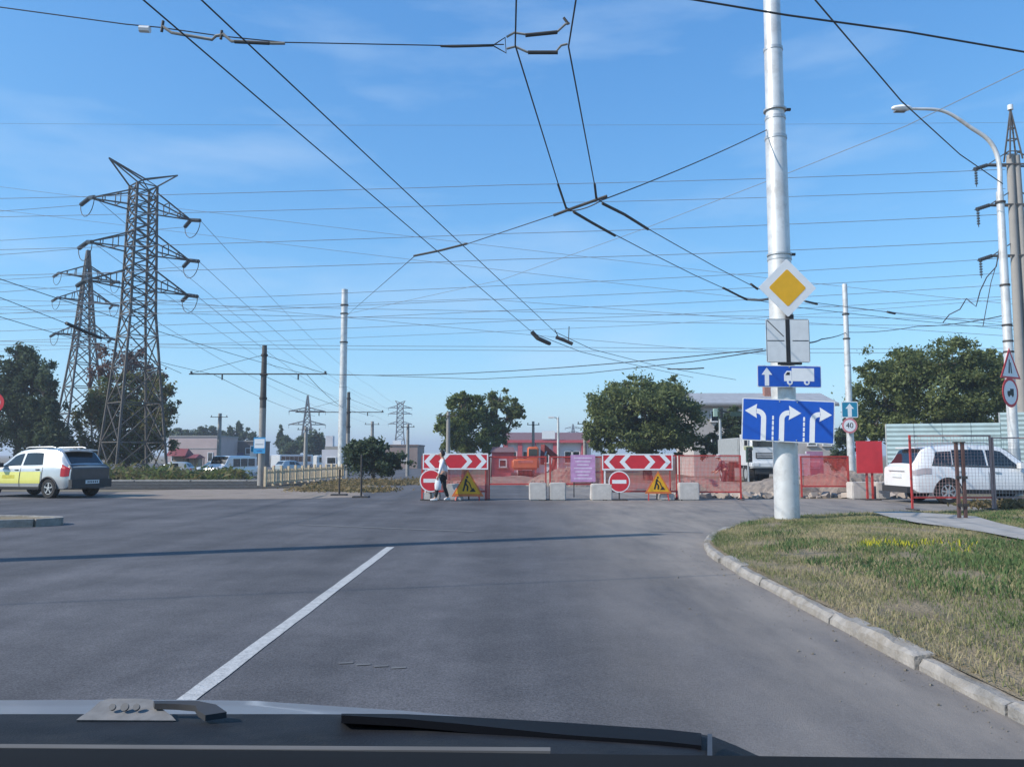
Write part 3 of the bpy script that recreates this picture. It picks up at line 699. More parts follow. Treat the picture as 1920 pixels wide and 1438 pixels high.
# signs on the slim pole
d2 = 44.7; m2 = d2 / F
t = sign_root('one_way_sign', 'square teal sign with white up arrow on the slim pole', 1593, 768, d2)
plate(t, 'plate', rrect(31 * m2, 30 * m2, 0.06), WHITE)
mark(t, 'teal_field', rrect(28 * m2, 27 * m2, 0.05), TEAL)
mark(t, 'arrow', [(-0.11, -0.40), (0.11, -0.40), (0.11, 0.05), (0.24, 0.05), (0, 0.34), (-0.24, 0.05), (-0.11, 0.05)], WHITE, -0.0165)
t = sign_root('speed_limit_sign', 'round speed limit 40 sign with pale red rim on the slim pole', 1593, 798, d2)
plate(t, 'plate', circ(14.5 * m2), M('faded_red_rim', (0.62, 0.22, 0.24), 0.5))
mark(t, 'white_disc', circ(11 * m2), WHITE)
o = link('numerals', text_mesh('40', 0.42), BLK, t); o.location = (0, -0.018, 0)

# signs on the right street lamp
t = sign_root('warning_triangle_sign', 'red bordered white warning triangle on the right street lamp', 1893, 681, 26.7, 0.55)
mt = 26.7 / F
def tri(h, r=0.0): return [(-h * 0.62, -h * .5), (h * .62, -h * .5), (0, h * .5)]
plate(t, 'plate', tri(58 * mt), RED); mark(t, 'white_field', [(a * .78, b * .78 - 0.05) for a, b in tri(58 * mt)], WHITE)
mark(t, 'road_symbol', [(-0.14, -0.34), (-0.05, -0.34), (-0.02, 0.12), (-0.07, 0.12)], BLK, -0.0165)
mark(t, 'road_symbol', [(0.02, -0.34), (0.09, -0.34), (0.05, 0.02), (0.0, 0.02)], BLK, -0.0165)
t = sign_root('truck_ban_sign', 'round white sign with red rim and dark truck on the street lamp', 1894, 736, 26.7, 0.55)
plate(t, 'plate', circ(28 * mt), RED); mark(t, 'white_disc', circ(22.5 * mt), WHITE)
mark(t, 'truck_symbol', [(-0.2, -0.09), (0.2, -0.09), (0.2, 0.13), (-0.02, 0.13), (-0.02, 0.06), (-0.2, 0.04)], BLK, -0.0165)
mark(t, 'truck_wheel', circ(0.05, 12, -0.11, -0.1), BLK, -0.0195); mark(t, 'truck_wheel', circ(0.05, 12, 0.12, -0.1), BLK, -0.0195)
MB().box((0.05, 0.1, 0.55), (0.06, 0.2, 0.06)).build('bracket', STEEL, t)

# red round sign cut by the left frame edge
t = sign_root('round_red_sign', 'round red rimmed sign cut by the left edge of the picture', -11, 755, 26)
plate(t, 'plate', circ(19 * 26 / F), RED); mark(t, 'white_disc', circ(12 * 26 / F), WHITE)
zl = P(-11, 755, 26).z
MB().tube([(0, 0.05, 0.4), (0, 0.05, -zl)], 0.035, 12).build('post', GALV, t, True)

# bus stop sign
t = sign_root('bus_stop_sign', 'white and blue bus stop sign on the tram pole', 486.5, 835, 38.5)
mb_ = 38.5 / F
plate(t, 'plate', rrect(22 * mb_, 30 * mb_, 0.03), M('bus_sign_blue', (0.05, 0.32, 0.62), 0.5))
mark(t, 'white_field', rrect(19 * mb_, 17 * mb_, 0.01, 3, 0, 3.5 * mb_), WHITE)
mark(t, 'grey_line', rrect(15 * mb_, 1.6 * mb_, 0.005, 2, 0, 2 * mb_), M('grey_print', (0.35, 0.4, 0.45), 0.6), -0.0165)
mark(t, 'dark_line', rrect(10 * mb_, 1.6 * mb_, 0.005, 2, 0, -10 * mb_), M('dark_blue_print', (0.02, 0.1, 0.3), 0.6), -0.0165)
MB().box((0.05, 0.08, 0), (0.1, 0.14, 0.06)).build('bracket', STEEL, t)
t = sign_root('small_blue_sign', 'small pale blue sign peeking out left of the tram pole', 475, 846, 39.3, 0.5)
plate(t, 'plate', rrect(12 * mb_, 22 * mb_, 0.02), OFFW); mark(t, 'blue_field', rrect(9 * mb_, 10 * mb_, 0.02, 4, 0, 0.1), TEAL)
MB().box((0.14, 0.05, 0), (0.3, 0.05, 0.05)).build('bracket', STEEL, t)

#--PART2--
# ------------------------------------------------------------------ buildings
def quad_box(t, name, mat, x0, x1, y0, y1, z0, z1): return MB().box(((x0 + x1) / 2, (y0 + y1) / 2, (z0 + z1) / 2), (x1 - x0, y1 - y0, z1 - z0)).build(name, mat, t)
def window(t, x0, x1, z0, z1, y=0.0, mat=None):
    f = MB(); w = 0.09
    f.box(((x0 + x1) / 2, y - 0.03, z1 - w / 2), (x1 - x0, 0.08, w)); f.box(((x0 + x1) / 2, y - 0.03, z0 + w / 2), (x1 - x0, 0.08, w))
    f.box((x0 + w / 2, y - 0.03, (z0 + z1) / 2), (w, 0.08, z1 - z0 - 2 * w)); f.box((x1 - w / 2, y - 0.03, (z0 + z1) / 2), (w, 0.08, z1 - z0 - 2 * w))
    o = f.build('window', WHITE, t)
    MB().box(((x0 + x1) / 2, y - 0.012, (z0 + z1) / 2), (x1 - x0 - 2 * w, 0.02, z1 - z0 - 2 * w)).build('pane', GLASSD, o)
    MB().box(((x0 + x1) / 2, y - 0.09, z0 - 0.05), (x1 - x0 + 0.2, 0.18, 0.06)).build('sill', CONC, o)
    return o
# grey gabled two-storey house on the right
BD = 85.0; g0 = gz(BD)
bl = P(1300, 800, BD).x; br = P(1562, 800, BD).x; eave = P(1400, 757, BD).z - g0; ridge = P(1400, 739, BD).z - g0
t = thing('house', 'two storey pale house with grey gabled roof behind the lane sign', 'house', (bl, BD, g0)); bw = br - bl
PLASTER = M('pale_plaster', (0.46, 0.42, 0.39), 0.9, var=0.08, scale=0.8, dirt=(0.33, 0.29, 0.26), dscale=0.7, damt=0.6)
ROOFG = M('grey_slate_roof', (0.30, 0.31, 0.33), 0.8, var=0.12, scale=1.5, bump=0.5, bscale=12)
quad_box(t, 'wall', PLASTER, 0, bw, 0, 9, 0, eave)
rf = MB(); dpt = 9
rf.add([(-.5, -.6, eave - .15), (bw + .5, -.6, eave - .15), (bw + .5, dpt / 2, ridge + .25), (-.5, dpt / 2, ridge + .25), (-.5, dpt + .6, eave - .15), (bw + .5, dpt + .6, eave - .15), (-.5, -.6, eave + .05), (bw + .5, -.6, eave + .05), (bw + .5, dpt / 2, ridge + .45), (-.5, dpt / 2, ridge + .45), (-.5, dpt + .6, eave + .05), (bw + .5, dpt + .6, eave + .05)],
       [(0, 1, 2, 3), (3, 2, 5, 4), (6, 9, 8, 7), (9, 10, 11, 8), (0, 6, 7, 1), (4, 5, 11, 10), (0, 3, 9, 6), (3, 4, 10, 9), (1, 7, 8, 2), (2, 8, 11, 5)])
rfo = rf.build('roof', ROOFG, t)
MB().add([(0, 0.02, eave), (0, dpt - .02, eave), (0, dpt / 2, ridge + .2), (.3, 0.02, eave), (.3, dpt - .02, eave), (.3, dpt / 2, ridge + .2)], [(0, 2, 1), (3, 4, 5), (0, 1, 4, 3), (1, 2, 5, 4), (2, 0, 3, 5)]).build('gable', PLASTER, t)
MB().box((bw / 2, -0.62, eave - .2), (bw + 1, 0.08, 0.16)).build('fascia', M('dark_fascia', (0.16, 0.15, 0.14), 0.8), t)
k = 0
for px in (1341, 1386, 1431, 1476, 1521, 1549):
    c = P(px, 780, BD).x - bl
    for za, zb in ((P(0, 791, BD).z - g0, P(0, 769, BD).z - g0), (P(0, 836, BD).z - g0, P(0, 814, BD).z - g0)):
        window(t, c - 0.5, c + 0.5, za, zb)
MB().box((bw * .6, dpt * .35, ridge + 0.5), (0.7, 0.7, 1.3)).build('chimney', M('brick_chimney', (0.33, 0.16, 0.12), 0.9, var=.2), rfo)

# red and white workshop behind the excavator
BD = 100.0; g0 = gz(BD); bl = P(946, 830, BD).x; br = P(1108, 830, BD).x
t = thing('workshop', 'low white workshop with red pillars and dark roof behind excavator', 'building', (bl, BD, g0)); bw = br - bl
top = P(0, 826, BD).z - g0; rt = P(0, 811, BD).z - g0
WWALL = M('white_wall_paint', (0.62, 0.61, 0.63), 0.85, var=0.06, scale=0.8); REDB = M('red_building_paint', (0.50, 0.10, 0.12), 0.8, var=0.1); ROOFP = M('dark_maroon_roof', (0.17, 0.10, 0.11), 0.8, var=0.12)
quad_box(t, 'wall', WWALL, 0, bw, 0, 10, 0, top)
MB().add([(-.4, -.5, top), (bw + .4, -.5, top), (bw + .4, 3.5, rt + .1), (-.4, 3.5, rt + .1), (-.4, 10, top), (bw + .4, 10, top)], [(0, 1, 2, 3), (3, 2, 5, 4), (0, 3, 4), (1, 5, 2), (0, 4, 5, 1)]).build('roof', ROOFP, t)
MB().box((bw / 2, -0.53, top - 0.1), (bw + .8, 0.1, 0.35)).build('fascia', REDB, t)
for px in (948, 975, 1001, 1041, 1094):
    x = P(px, 830, BD).x - bl; MB().box((x, -0.2, top / 2), (0.55, 0.4, top - 0.2)).build('pillar', REDB, t)
for px in (961, 988, 1021, 1066, 1079):
    x = P(px, 830, BD).x - bl; window(t, x - .55, x + .55, top * .30, top * .68)
x = P(1028, 830, BD).x - bl; MB().box((x, -0.62, rt - .3), (1.6, 0.12, 1.0)).build('white_panel', WHITE, t)
# small maroon hut and steel tank left of the excavator
BD = 70; q = P(943, 880, BD); t = thing('kiosk', 'small maroon hut beside the twin trees', 'hut', (q.x, BD, gz(BD)))
MB().box((0, 0, 1.25), (1.9, 1.8, 2.5)).build('wall', REDB, t)
MB().add([(-1.1, -1.1, 2.5), (1.1, -1.1, 2.5), (1.1, 1.1, 2.5), (-1.1, 1.1, 2.5), (-.9, 0, 2.95), (.9, 0, 2.95)], [(0, 1, 5, 4), (2, 3, 4, 5), (0, 4, 3), (1, 2, 5), (3, 2, 1, 0)]).build('roof', ROOFP, t)
window(t, -.35, .35, 1.2, 1.9, -0.9)

def block(name, label, px0, px1, pyt, BD, mat, wins=(), roof=None, dep=10, cat='building'):
    g0 = gz(BD); bl = P(px0, 830, BD).x; br = P(px1, 830, BD).x; top = P((px0 + px1) / 2, pyt, BD).z - g0
    t = thing(name, label, cat, (bl, BD, g0)); bw = br - bl
    quad_box(t, 'wall', mat, 0, bw, 0, dep, 0, top)
    quad_box(t, 'parapet', roof or CONC, -.15, bw + .15, -.12, dep, top, top + .22)
    for (fx, za, zb, ww) in wins: window(t, bw * fx - ww / 2, bw * fx + ww / 2, top * za, top * zb)
    return t, bw, top
PINK = M('pink_plaster', (0.52, 0.40, 0.37), 0.9, var=0.08, scale=0.5, dirt=(0.40, 0.31, 0.28), dscale=0.4)
t, bw, top = block('warehouse', 'pale pink flat roofed building far left behind the pylon', 316, 409, 819, 140, PINK, [(.12, .2, .5, .9), (.3, .2, .5, .9), (.85, .2, .5, .9)])
MB().box((bw * .5, -.03, top * .62), (bw * .96, .05, .12)).build('cornice', CONC, t)
t, bw, top = block('shop', 'dark shop building with blue panel left of the tram pole', 414, 476, 828, 150, M('dark_brown_wall', (0.10, 0.085, 0.085), 0.9, var=0.2, scale=0.5), [(.15, .5, .75, 1.2), (.85, .5, .75, 1.2)])
MB().box((bw * .5, -.12, top * .3), (bw * .42, .2, top * .5)).build('blue_panel', M('navy_panel', (0.03, 0.03, 0.13), 0.6), t)
t, bw, top = block('brick_house', 'low brown house far away left of the barrier', 722, 783, 836, 130, M('brown_brick_wall', (0.30, 0.22, 0.19), 0.9, var=0.15, scale=0.6), [(.25, .35, .65, 1.0), (.6, .35, .65, 1.0)], M('brown_roof', (0.2, 0.14, 0.12), 0.9))
MB().box((bw * .35, 1.0, top + .55), (1.4, 1.0, .7)).build('roof_box', WHITE, t)
# maroon canopies by the pylon foot
for px, py, w_, h_, lab in ((338, 848, 38, 14, 'larger dark red canopy roof beside the pylon foot'), (364, 855, 26, 7, 'smaller red canopy roof next to the larger one')):
    D = 90; q = P(px, py, D); mt = D / F; t = thing('canopy', lab, 'canopy', (q.x, D, gz(D)))
    z = q.z - gz(D); a = w_ * mt / 2; hb = h_ * mt / 2
    MB().add([(-a, -1.5, z - hb), (a, -1.5, z - hb), (a, 1.5, z - hb), (-a, 1.5, z - hb), (-a * .8, 0, z + hb), (a * .8, 0, z + hb)], [(0, 1, 5, 4), (2, 3, 4, 5), (0, 4, 3), (1, 2, 5), (3, 2, 1, 0)]).build('roof', M('maroon_canopy', (0.20, 0.045, 0.05), 0.7, var=.12), t)
    for sx in (-.8, .8):
        for yy in (-1.3, 1.3): MB().tube([(a * sx, yy, 0), (a * sx, yy, z - hb)], 0.06, 8).build('post', STEEL, t)
    MB().box((0, 0.6, (z - hb) / 2), (a * 1.3, 1.2, z - hb)).build('stall_wall', M('tan_stall', (0.32, 0.26, 0.2), 0.9), t)

# teal corrugated metal fence behind the white car
TEALF = M('pale_teal_sheet_metal', (0.36, 0.47, 0.48), 0.55, var=0.07, scale=1.2, dirt=(0.28, 0.33, 0.33), dscale=0.8)
a = P(1664, 852, 37); b = P(2010, 852, 34.5)
fl_ = (Vector((b.x, 34.5)) - Vector((a.x, 37))); ang = math.atan2(fl_.y, fl_.x)
t = thing('metal_fence', 'tall pale teal corrugated sheet fence behind the white car', 'fence', (a.x, 37, 0), ang)
Lf = fl_.length; pw = 1.15; k = 0; x = 0.0; pm = {}
while x < Lf:
    h = 2.9 if x < 4.4 else 3.35
    if h not in pm:
        m_ = MB(); nr = int(h / 0.2)
        vs = []; 
        for i in range(nr * 2 + 1):
            z = h * i / (nr * 2); y = -0.018 if i % 2 else 0.018
            vs += [(0, y, z), (pw - .02, y, z), (0, y + .03, z), (pw - .02, y + .03, z)]
        n_ = nr * 2
        fs = [(i * 4, i * 4 + 1, i * 4 + 5, i * 4 + 4) for i in range(n_)] + [(i * 4 + 2, i * 4 + 6, i * 4 + 7, i * 4 + 3) for i in range(n_)] + [(i * 4, i * 4 + 4, i * 4 + 6, i * 4 + 2) for i in range(n_)] + [(i * 4 + 1, i * 4 + 3, i * 4 + 7, i * 4 + 5) for i in range(n_)]
        pm[h] = m_.add(vs, fs).mesh('sheet_panel')
    o = link('sheet_panel', pm[h], TEALF, t); o.location = (x, (k % 2) * 0.02, 0)
    if k % 2 == 0: MB().tube([(x - .01, 0.1, 0), (x - .01, 0.1, h)], 0.04, 8).build('post', GALV, t)
    x += pw; k += 1

# ------------------------------------------------------------------ trees
def leaf_mat(name, cols, sc):
    m = bpy.data.materials.new(name); m.use_nodes = True; n = m.node_tree; L = n.links; b = n.nodes['Principled BSDF']
    b.inputs['Roughness'].default_value = 0.65; b.inputs['Specular IOR Level'].default_value = 0.3
    g = n.nodes.new('ShaderNodeNewGeometry'); z = n.nodes.new('ShaderNodeTexNoise'); z.inputs['Scale'].default_value = sc; z.inputs['Detail'].default_value = 4
    L.new(g.outputs['Position'], z.inputs['Vector'])
    ad = n.nodes.new('ShaderNodeMath'); ad.operation = 'MULTIPLY_ADD'; ad.inputs[1].default_value = 0.3; L.new(g.outputs['Random Per Island'], ad.inputs[0]); L.new(z.outputs['Fac'], ad.inputs[2])
    r = n.nodes.new('ShaderNodeValToRGB'); e = r.color_ramp.elements
    while len(e) < len(cols): e.new(0.5)
    for i, c in enumerate(cols): e[i].position = 0.42 + 0.45 * i / (len(cols) - 1); e[i].color = tuple(c) + (1,)
    L.new(ad.outputs[0], r.inputs[0]); L.new(r.outputs[0], b.inputs['Base Color'])
    tr = n.nodes.new('ShaderNodeBsdfTranslucent'); L.new(r.outputs[0], tr.inputs[0]); ms = n.nodes.new('ShaderNodeMixShader'); ms.inputs[0].default_value = 0.42
    L.new(b.outputs[0], ms.inputs[1]); L.new(tr.outputs[0], ms.inputs[2]); L.new(ms.outputs[0], n.nodes['Material Output'].inputs[0])
    return m
LF_OLIVE = leaf_mat('olive_leaves', [(0.09, 0.12, 0.045), (0.15, 0.185, 0.065), (0.21, 0.24, 0.09)], 0.5)
LF_DARK = leaf_mat('dark_leaves', [(0.055, 0.085, 0.05), (0.08, 0.115, 0.06), (0.11, 0.15, 0.075)], 0.5)
LF_FRESH = leaf_mat('fresh_leaves', [(0.10, 0.14, 0.045), (0.16, 0.20, 0.06), (0.22, 0.25, 0.085)], 0.5)
LF_RUST = leaf_mat('rusty_leaves', [(0.09, 0.06, 0.05), (0.16, 0.085, 0.07), (0.20, 0.13, 0.10)], 0.4)
LF_MIX = leaf_mat('turning_leaves', [(0.08, 0.12, 0.04), (0.13, 0.17, 0.05), (0.19, 0.15, 0.075), (0.15, 0.19, 0.06)], 0.35)
BARK = M('bark', (0.09, 0.07, 0.055), 0.95, var=0.3, scale=5, bump=0.8, bscale=18)
def leaves_mesh(name, C, size, elong=1.6):
    n = len(C); nr = RNG.normal(size=(n, 3)); nr[:, 2] = np.abs(nr[:, 2]) + 0.25; nr /= np.linalg.norm(nr, axis=1)[:, None]
    tv = RNG.normal(size=(n, 3)); tv -= nr * (tv * nr).sum(1)[:, None]; tv /= np.linalg.norm(tv, axis=1)[:, None]; bv = np.cross(nr, tv)
    s_ = size * RNG.uniform(0.55, 1.3, n)[:, None]
    v = np.empty((n, 4, 3)); v[:, 0] = C - tv * s_ * elong / 2; v[:, 1] = C + bv * s_ * .42; v[:, 2] = C + tv * s_ * elong / 2 - nr * s_ * .25; v[:, 3] = C - bv * s_ * .42
    me = bpy.data.meshes.new(name); me.vertices.add(n * 4); me.vertices.foreach_set('co', v.ravel())
    me.loops.add(n * 4); me.loops.foreach_set('vertex_index', np.arange(n * 4, dtype=np.int32)); me.polygons.add(n); me.polygons.foreach_set('loop_start', np.arange(n, dtype=np.int32) * 4)
    me.update(calc_edges=True); return me
def tree(label, D, base_px, lobes, n, size, mat, trunk_r=0.22, cat='tree', name='tree', clumps=22, tight=0.30, zb=None, extra=None, group=None, depth=0.85):
    bx = P(base_px, 880, D).x; g0 = gz(D) if zb is None else zb
    t = thing(name, label, cat, (bx, D, g0), 0, group)
    mt = D / F; areas = np.array([l[2] * l[3] for l in lobes], float); areas /= areas.sum()
    pts_ = []; tk = MB(); cs = []
    fork = None
    for l, ar in zip(lobes, areas):
        q = P(l[0], l[1], D); c = np.array([q.x - bx, RNG.uniform(-.25, .25) * l[2] * mt, q.z - g0]); rad = np.array([l[2] * mt, l[2] * mt * depth, l[3] * mt])
        cs.append((c, rad)); m_ = int(n * ar); K = max(6, int(clumps * (0.5 + ar * len(lobes) * .5)))
        d = RNG.normal(size=(K, 3)); d /= np.linalg.norm(d, axis=1)[:, None]; rr = np.where(RNG.random(K) < .3, RNG.uniform(.95, 1.2, K), RNG.uniform(0.3, 1.0, K) ** 0.6)
        cc = d * rr[:, None]
        cw = RNG.uniform(0.4, 1.6, K); cw /= cw.sum(); idx = RNG.choice(K, m_, p=cw)
        cr_ = RNG.uniform(0.6, 1.3, K) * tight * np.where(rr > .95, .6, .95); cw = cw * np.where(rr > .95, .4, 1.0); cw /= cw.sum(); idx = RNG.choice(K, m_, p=cw)
        loc = cc[idx] + RNG.normal(size=(m_, 3)) * cr_[idx][:, None] * 0.55
        pts_.append(c + loc * rad)
    C = np.concatenate(pts_); C[:, 2] = np.maximum(C[:, 2], 0.15)
    ch = max(c[2] for c, _ in cs); fork_z = max(0.3, min(c[2] - r_[2] * .7 for c, r_ in cs) * 0.9); 
    if fork_z < 0.5: fork_z = 0.25 * ch
    mid = np.mean([c for c, _ in cs], 0)
    fx, fy = mid[0] * 0.25, mid[1] * .2
    tk.tube([(0, 0, -0.15), (fx * .3, fy * .3, fork_z * .5), (fx, fy, fork_z)], [trunk_r * 1.25, trunk_r, trunk_r * .85], 9)
    for c, r_ in cs:
        m1 = np.array([fx, fy, fork_z]) * .5 + c * .5 + RNG.normal(size=3) * r_ * .08
        tk.tube([(fx, fy, fork_z - .1), tuple(m1), tuple(c), tuple(c + np.array([RNG.uniform(-.3, .3), RNG.uniform(-.3, .3), .75]) * r_)], [trunk_r * .6, trunk_r * .42, trunk_r * .25, trunk_r * .06], 6)
        for _ in range(5):
            d = RNG.normal(size=3); d /= np.linalg.norm(d); d[2] = abs(d[2]) * .6
            tk.tube([tuple(c - d * r_ * .1), tuple(c + d * r_ * .45 + np.array([0, 0, .05])), tuple(c + d * r_ * .9)], [trunk_r * .25, trunk_r * .15, trunk_r * .04], 5)
    tk.build('trunk', BARK, t, True)
    link('crown', leaves_mesh('crown', C, size), mat, t)
    return t
tree('wide leafy tree behind the white car', 54, 1786, [(1742, 730, 125, 70), (1660, 760, 62, 62), (1830, 745, 62, 75), (1700, 690, 72, 48), (1780, 685, 78, 45), (1640, 800, 42, 34), (1740, 790, 95, 36), (1825, 700, 46, 42)], 52000, 0.16, LF_OLIVE, 0.30, clumps=44, tight=.24)
tree('large round tree left of the lane sign', 62, 1215, [(1205, 775, 92, 62), (1150, 790, 52, 55), (1265, 795, 52, 50), (1180, 745, 52, 34), (1240, 742, 46, 34), (1215, 825, 88, 26), (1130, 815, 34, 30)], 42000, 0.18, LF_OLIVE, 0.34, clumps=42, tight=.25)
tree('left tree of the pair behind the left barrier', 72, 872, [(868, 770, 34, 32), (852, 805, 34, 34), (885, 815, 40, 38), (873, 748, 22, 14)], 12000, 0.22, LF_FRESH, 0.28, clumps=26)
tree('right thinner tree of the pair behind the left barrier', 74, 926, [(933, 755, 34, 26), (950, 785, 34, 26), (915, 790, 22, 34), (925, 820, 30, 26), (968, 772, 18, 12)], 7500, 0.22, LF_OLIVE, 0.28, clumps=20, tight=.24)
tree('dark shrub at the foot of the white steel pole', 50, 700, [(690, 860, 46, 34), (730, 872, 34, 22), (672, 848, 26, 20), (700, 838, 20, 14)], 9000, 0.16, LF_DARK, 0.10, 'shrub', 'shrub')
tree('tall dark tree at the left edge of the picture', 66, 30, [(18, 700, 48, 48), (60, 730, 42, 60), (10, 780, 55, 60), (70, 800, 48, 50), (35, 670, 24, 22)], 32000, 0.17, LF_DARK, 0.3, clumps=36)
tree('dark bushy tree right of the tall one at left', 64, 100, [(95, 790, 28, 52), (84, 740, 22, 40), (108, 830, 24, 34)], 9000, 0.21, LF_DARK, 0.22)
tree('tree with turning leaves behind the big pylon', 70, 235, [(190, 800, 40, 60), (235, 810, 50, 56), (285, 800, 44, 52), (210, 750, 40, 40), (265, 740, 44, 44), (310, 750, 22, 30), (225, 850, 60, 26)], 22000, 0.22, LF_MIX, 0.28, clumps=30)
tree('rusty brown half bare tree behind the big pylon', 76, 200, [(192, 690, 24, 40), (250, 690, 38, 36), (290, 725, 34, 30)], 4200, 0.2, LF_RUST, 0.24, clumps=14, tight=.34)
for i, (px, lob, D) in enumerate(((345, [(335, 812, 24, 12), (370, 818, 26, 10)], 190), (395, [(392, 812, 24, 14), (425, 818, 20, 14)], 190), (440, [(440, 815, 14, 22), (462, 822, 22, 18)], 180), (528, [(530, 838, 20, 24), (528, 818, 6, 16)], 170), (560, [(556, 835, 26, 22)], 165), (592, [(585, 832, 24, 22), (600, 840, 14, 18)], 160))):
    tree(['low far tree above the pink building', 'far tree right of the pink building roof', 'far pointed tree above the dark shop', 'far narrow pointed tree right of the tram pole', 'far dark tree in the middle of the picket fence row', 'far dark round tree left of the white steel pole'][i], D, px, lob, 3600, 0.5, LF_DARK, 0.3, clumps=16, group='distant trees')
tree('dark green tree under the lane sign behind the house front', 60, 1372, [(1375, 805, 26, 40), (1385, 840, 30, 24), (1335, 838, 26, 20)], 8000, 0.2, LF_DARK, 0.2)
tree('far dark tree between the house and the wide tree', 70, 1590, [(1612, 780, 26, 46), (1590, 830, 30, 30), (1565, 860, 20, 20)], 7000, 0.22, LF_DARK, 0.22)
tree('pale thin tree top left of the right street lamp', 64, 1870, [(1868, 690, 22, 40), (1880, 740, 20, 40)], 2600, 0.2, LF_OLIVE, 0.2, clumps=14)
# roadside weeds (uncountable)
def weeds(name, label, pts3, n, size, mat):
    C = []
    for (x, y, z, rx, ry, rz_) in pts3:
        k = max(10, int(n * rx * ry / sum(q[3] * q[4] for q in pts3)))
        u = RNG.normal(size=(k, 3)) * np.array([rx, ry, rz_]) * .5; u[:, 2] = np.abs(u[:, 2]); C.append(u + np.array([x, y, z]))
    return tag(link(name, leaves_mesh(name, np.concatenate(C), size, 2.6), mat), label, 'weeds', kind='stuff')
wp = [(RNG.uniform(-33, -17), RNG.uniform(46, 54), gz(50) * .4, RNG.uniform(.8, 1.8), RNG.uniform(.6, 1.2), RNG.uniform(.25, .7)) for _ in range(46)]
weeds('weeds', 'dry roadside weeds between the tram tracks and the pylon', wp, 16000, 0.16, LF_MIX)
wp = [(RNG.uniform(-9.5, -5.0), RNG.uniform(32, 46), 0.0, RNG.uniform(.5, 1.2), RNG.uniform(.5, 1.2), RNG.uniform(.06, .2)) for _ in range(40)]
DRYG = leaf_mat('dry_grass_leaves', [(0.20, 0.15, 0.07), (0.28, 0.21, 0.11), (0.16, 0.14, 0.06)], 0.6)
weeds('dry_grass', 'straw coloured dry grass at the foot of the white steel pole', wp, 8000, 0.08, DRYG)
wp = [(RNG.uniform(12.0, 19.5), RNG.uniform(18.4, 21.3), 0.17, RNG.uniform(.3, .7), RNG.uniform(.3, .6), RNG.uniform(.12, .32)) for _ in range(46)]
weeds('dry_weeds', 'dry weeds on the verge right of the red mesh fence', wp, 9000, 0.075, DRYG)

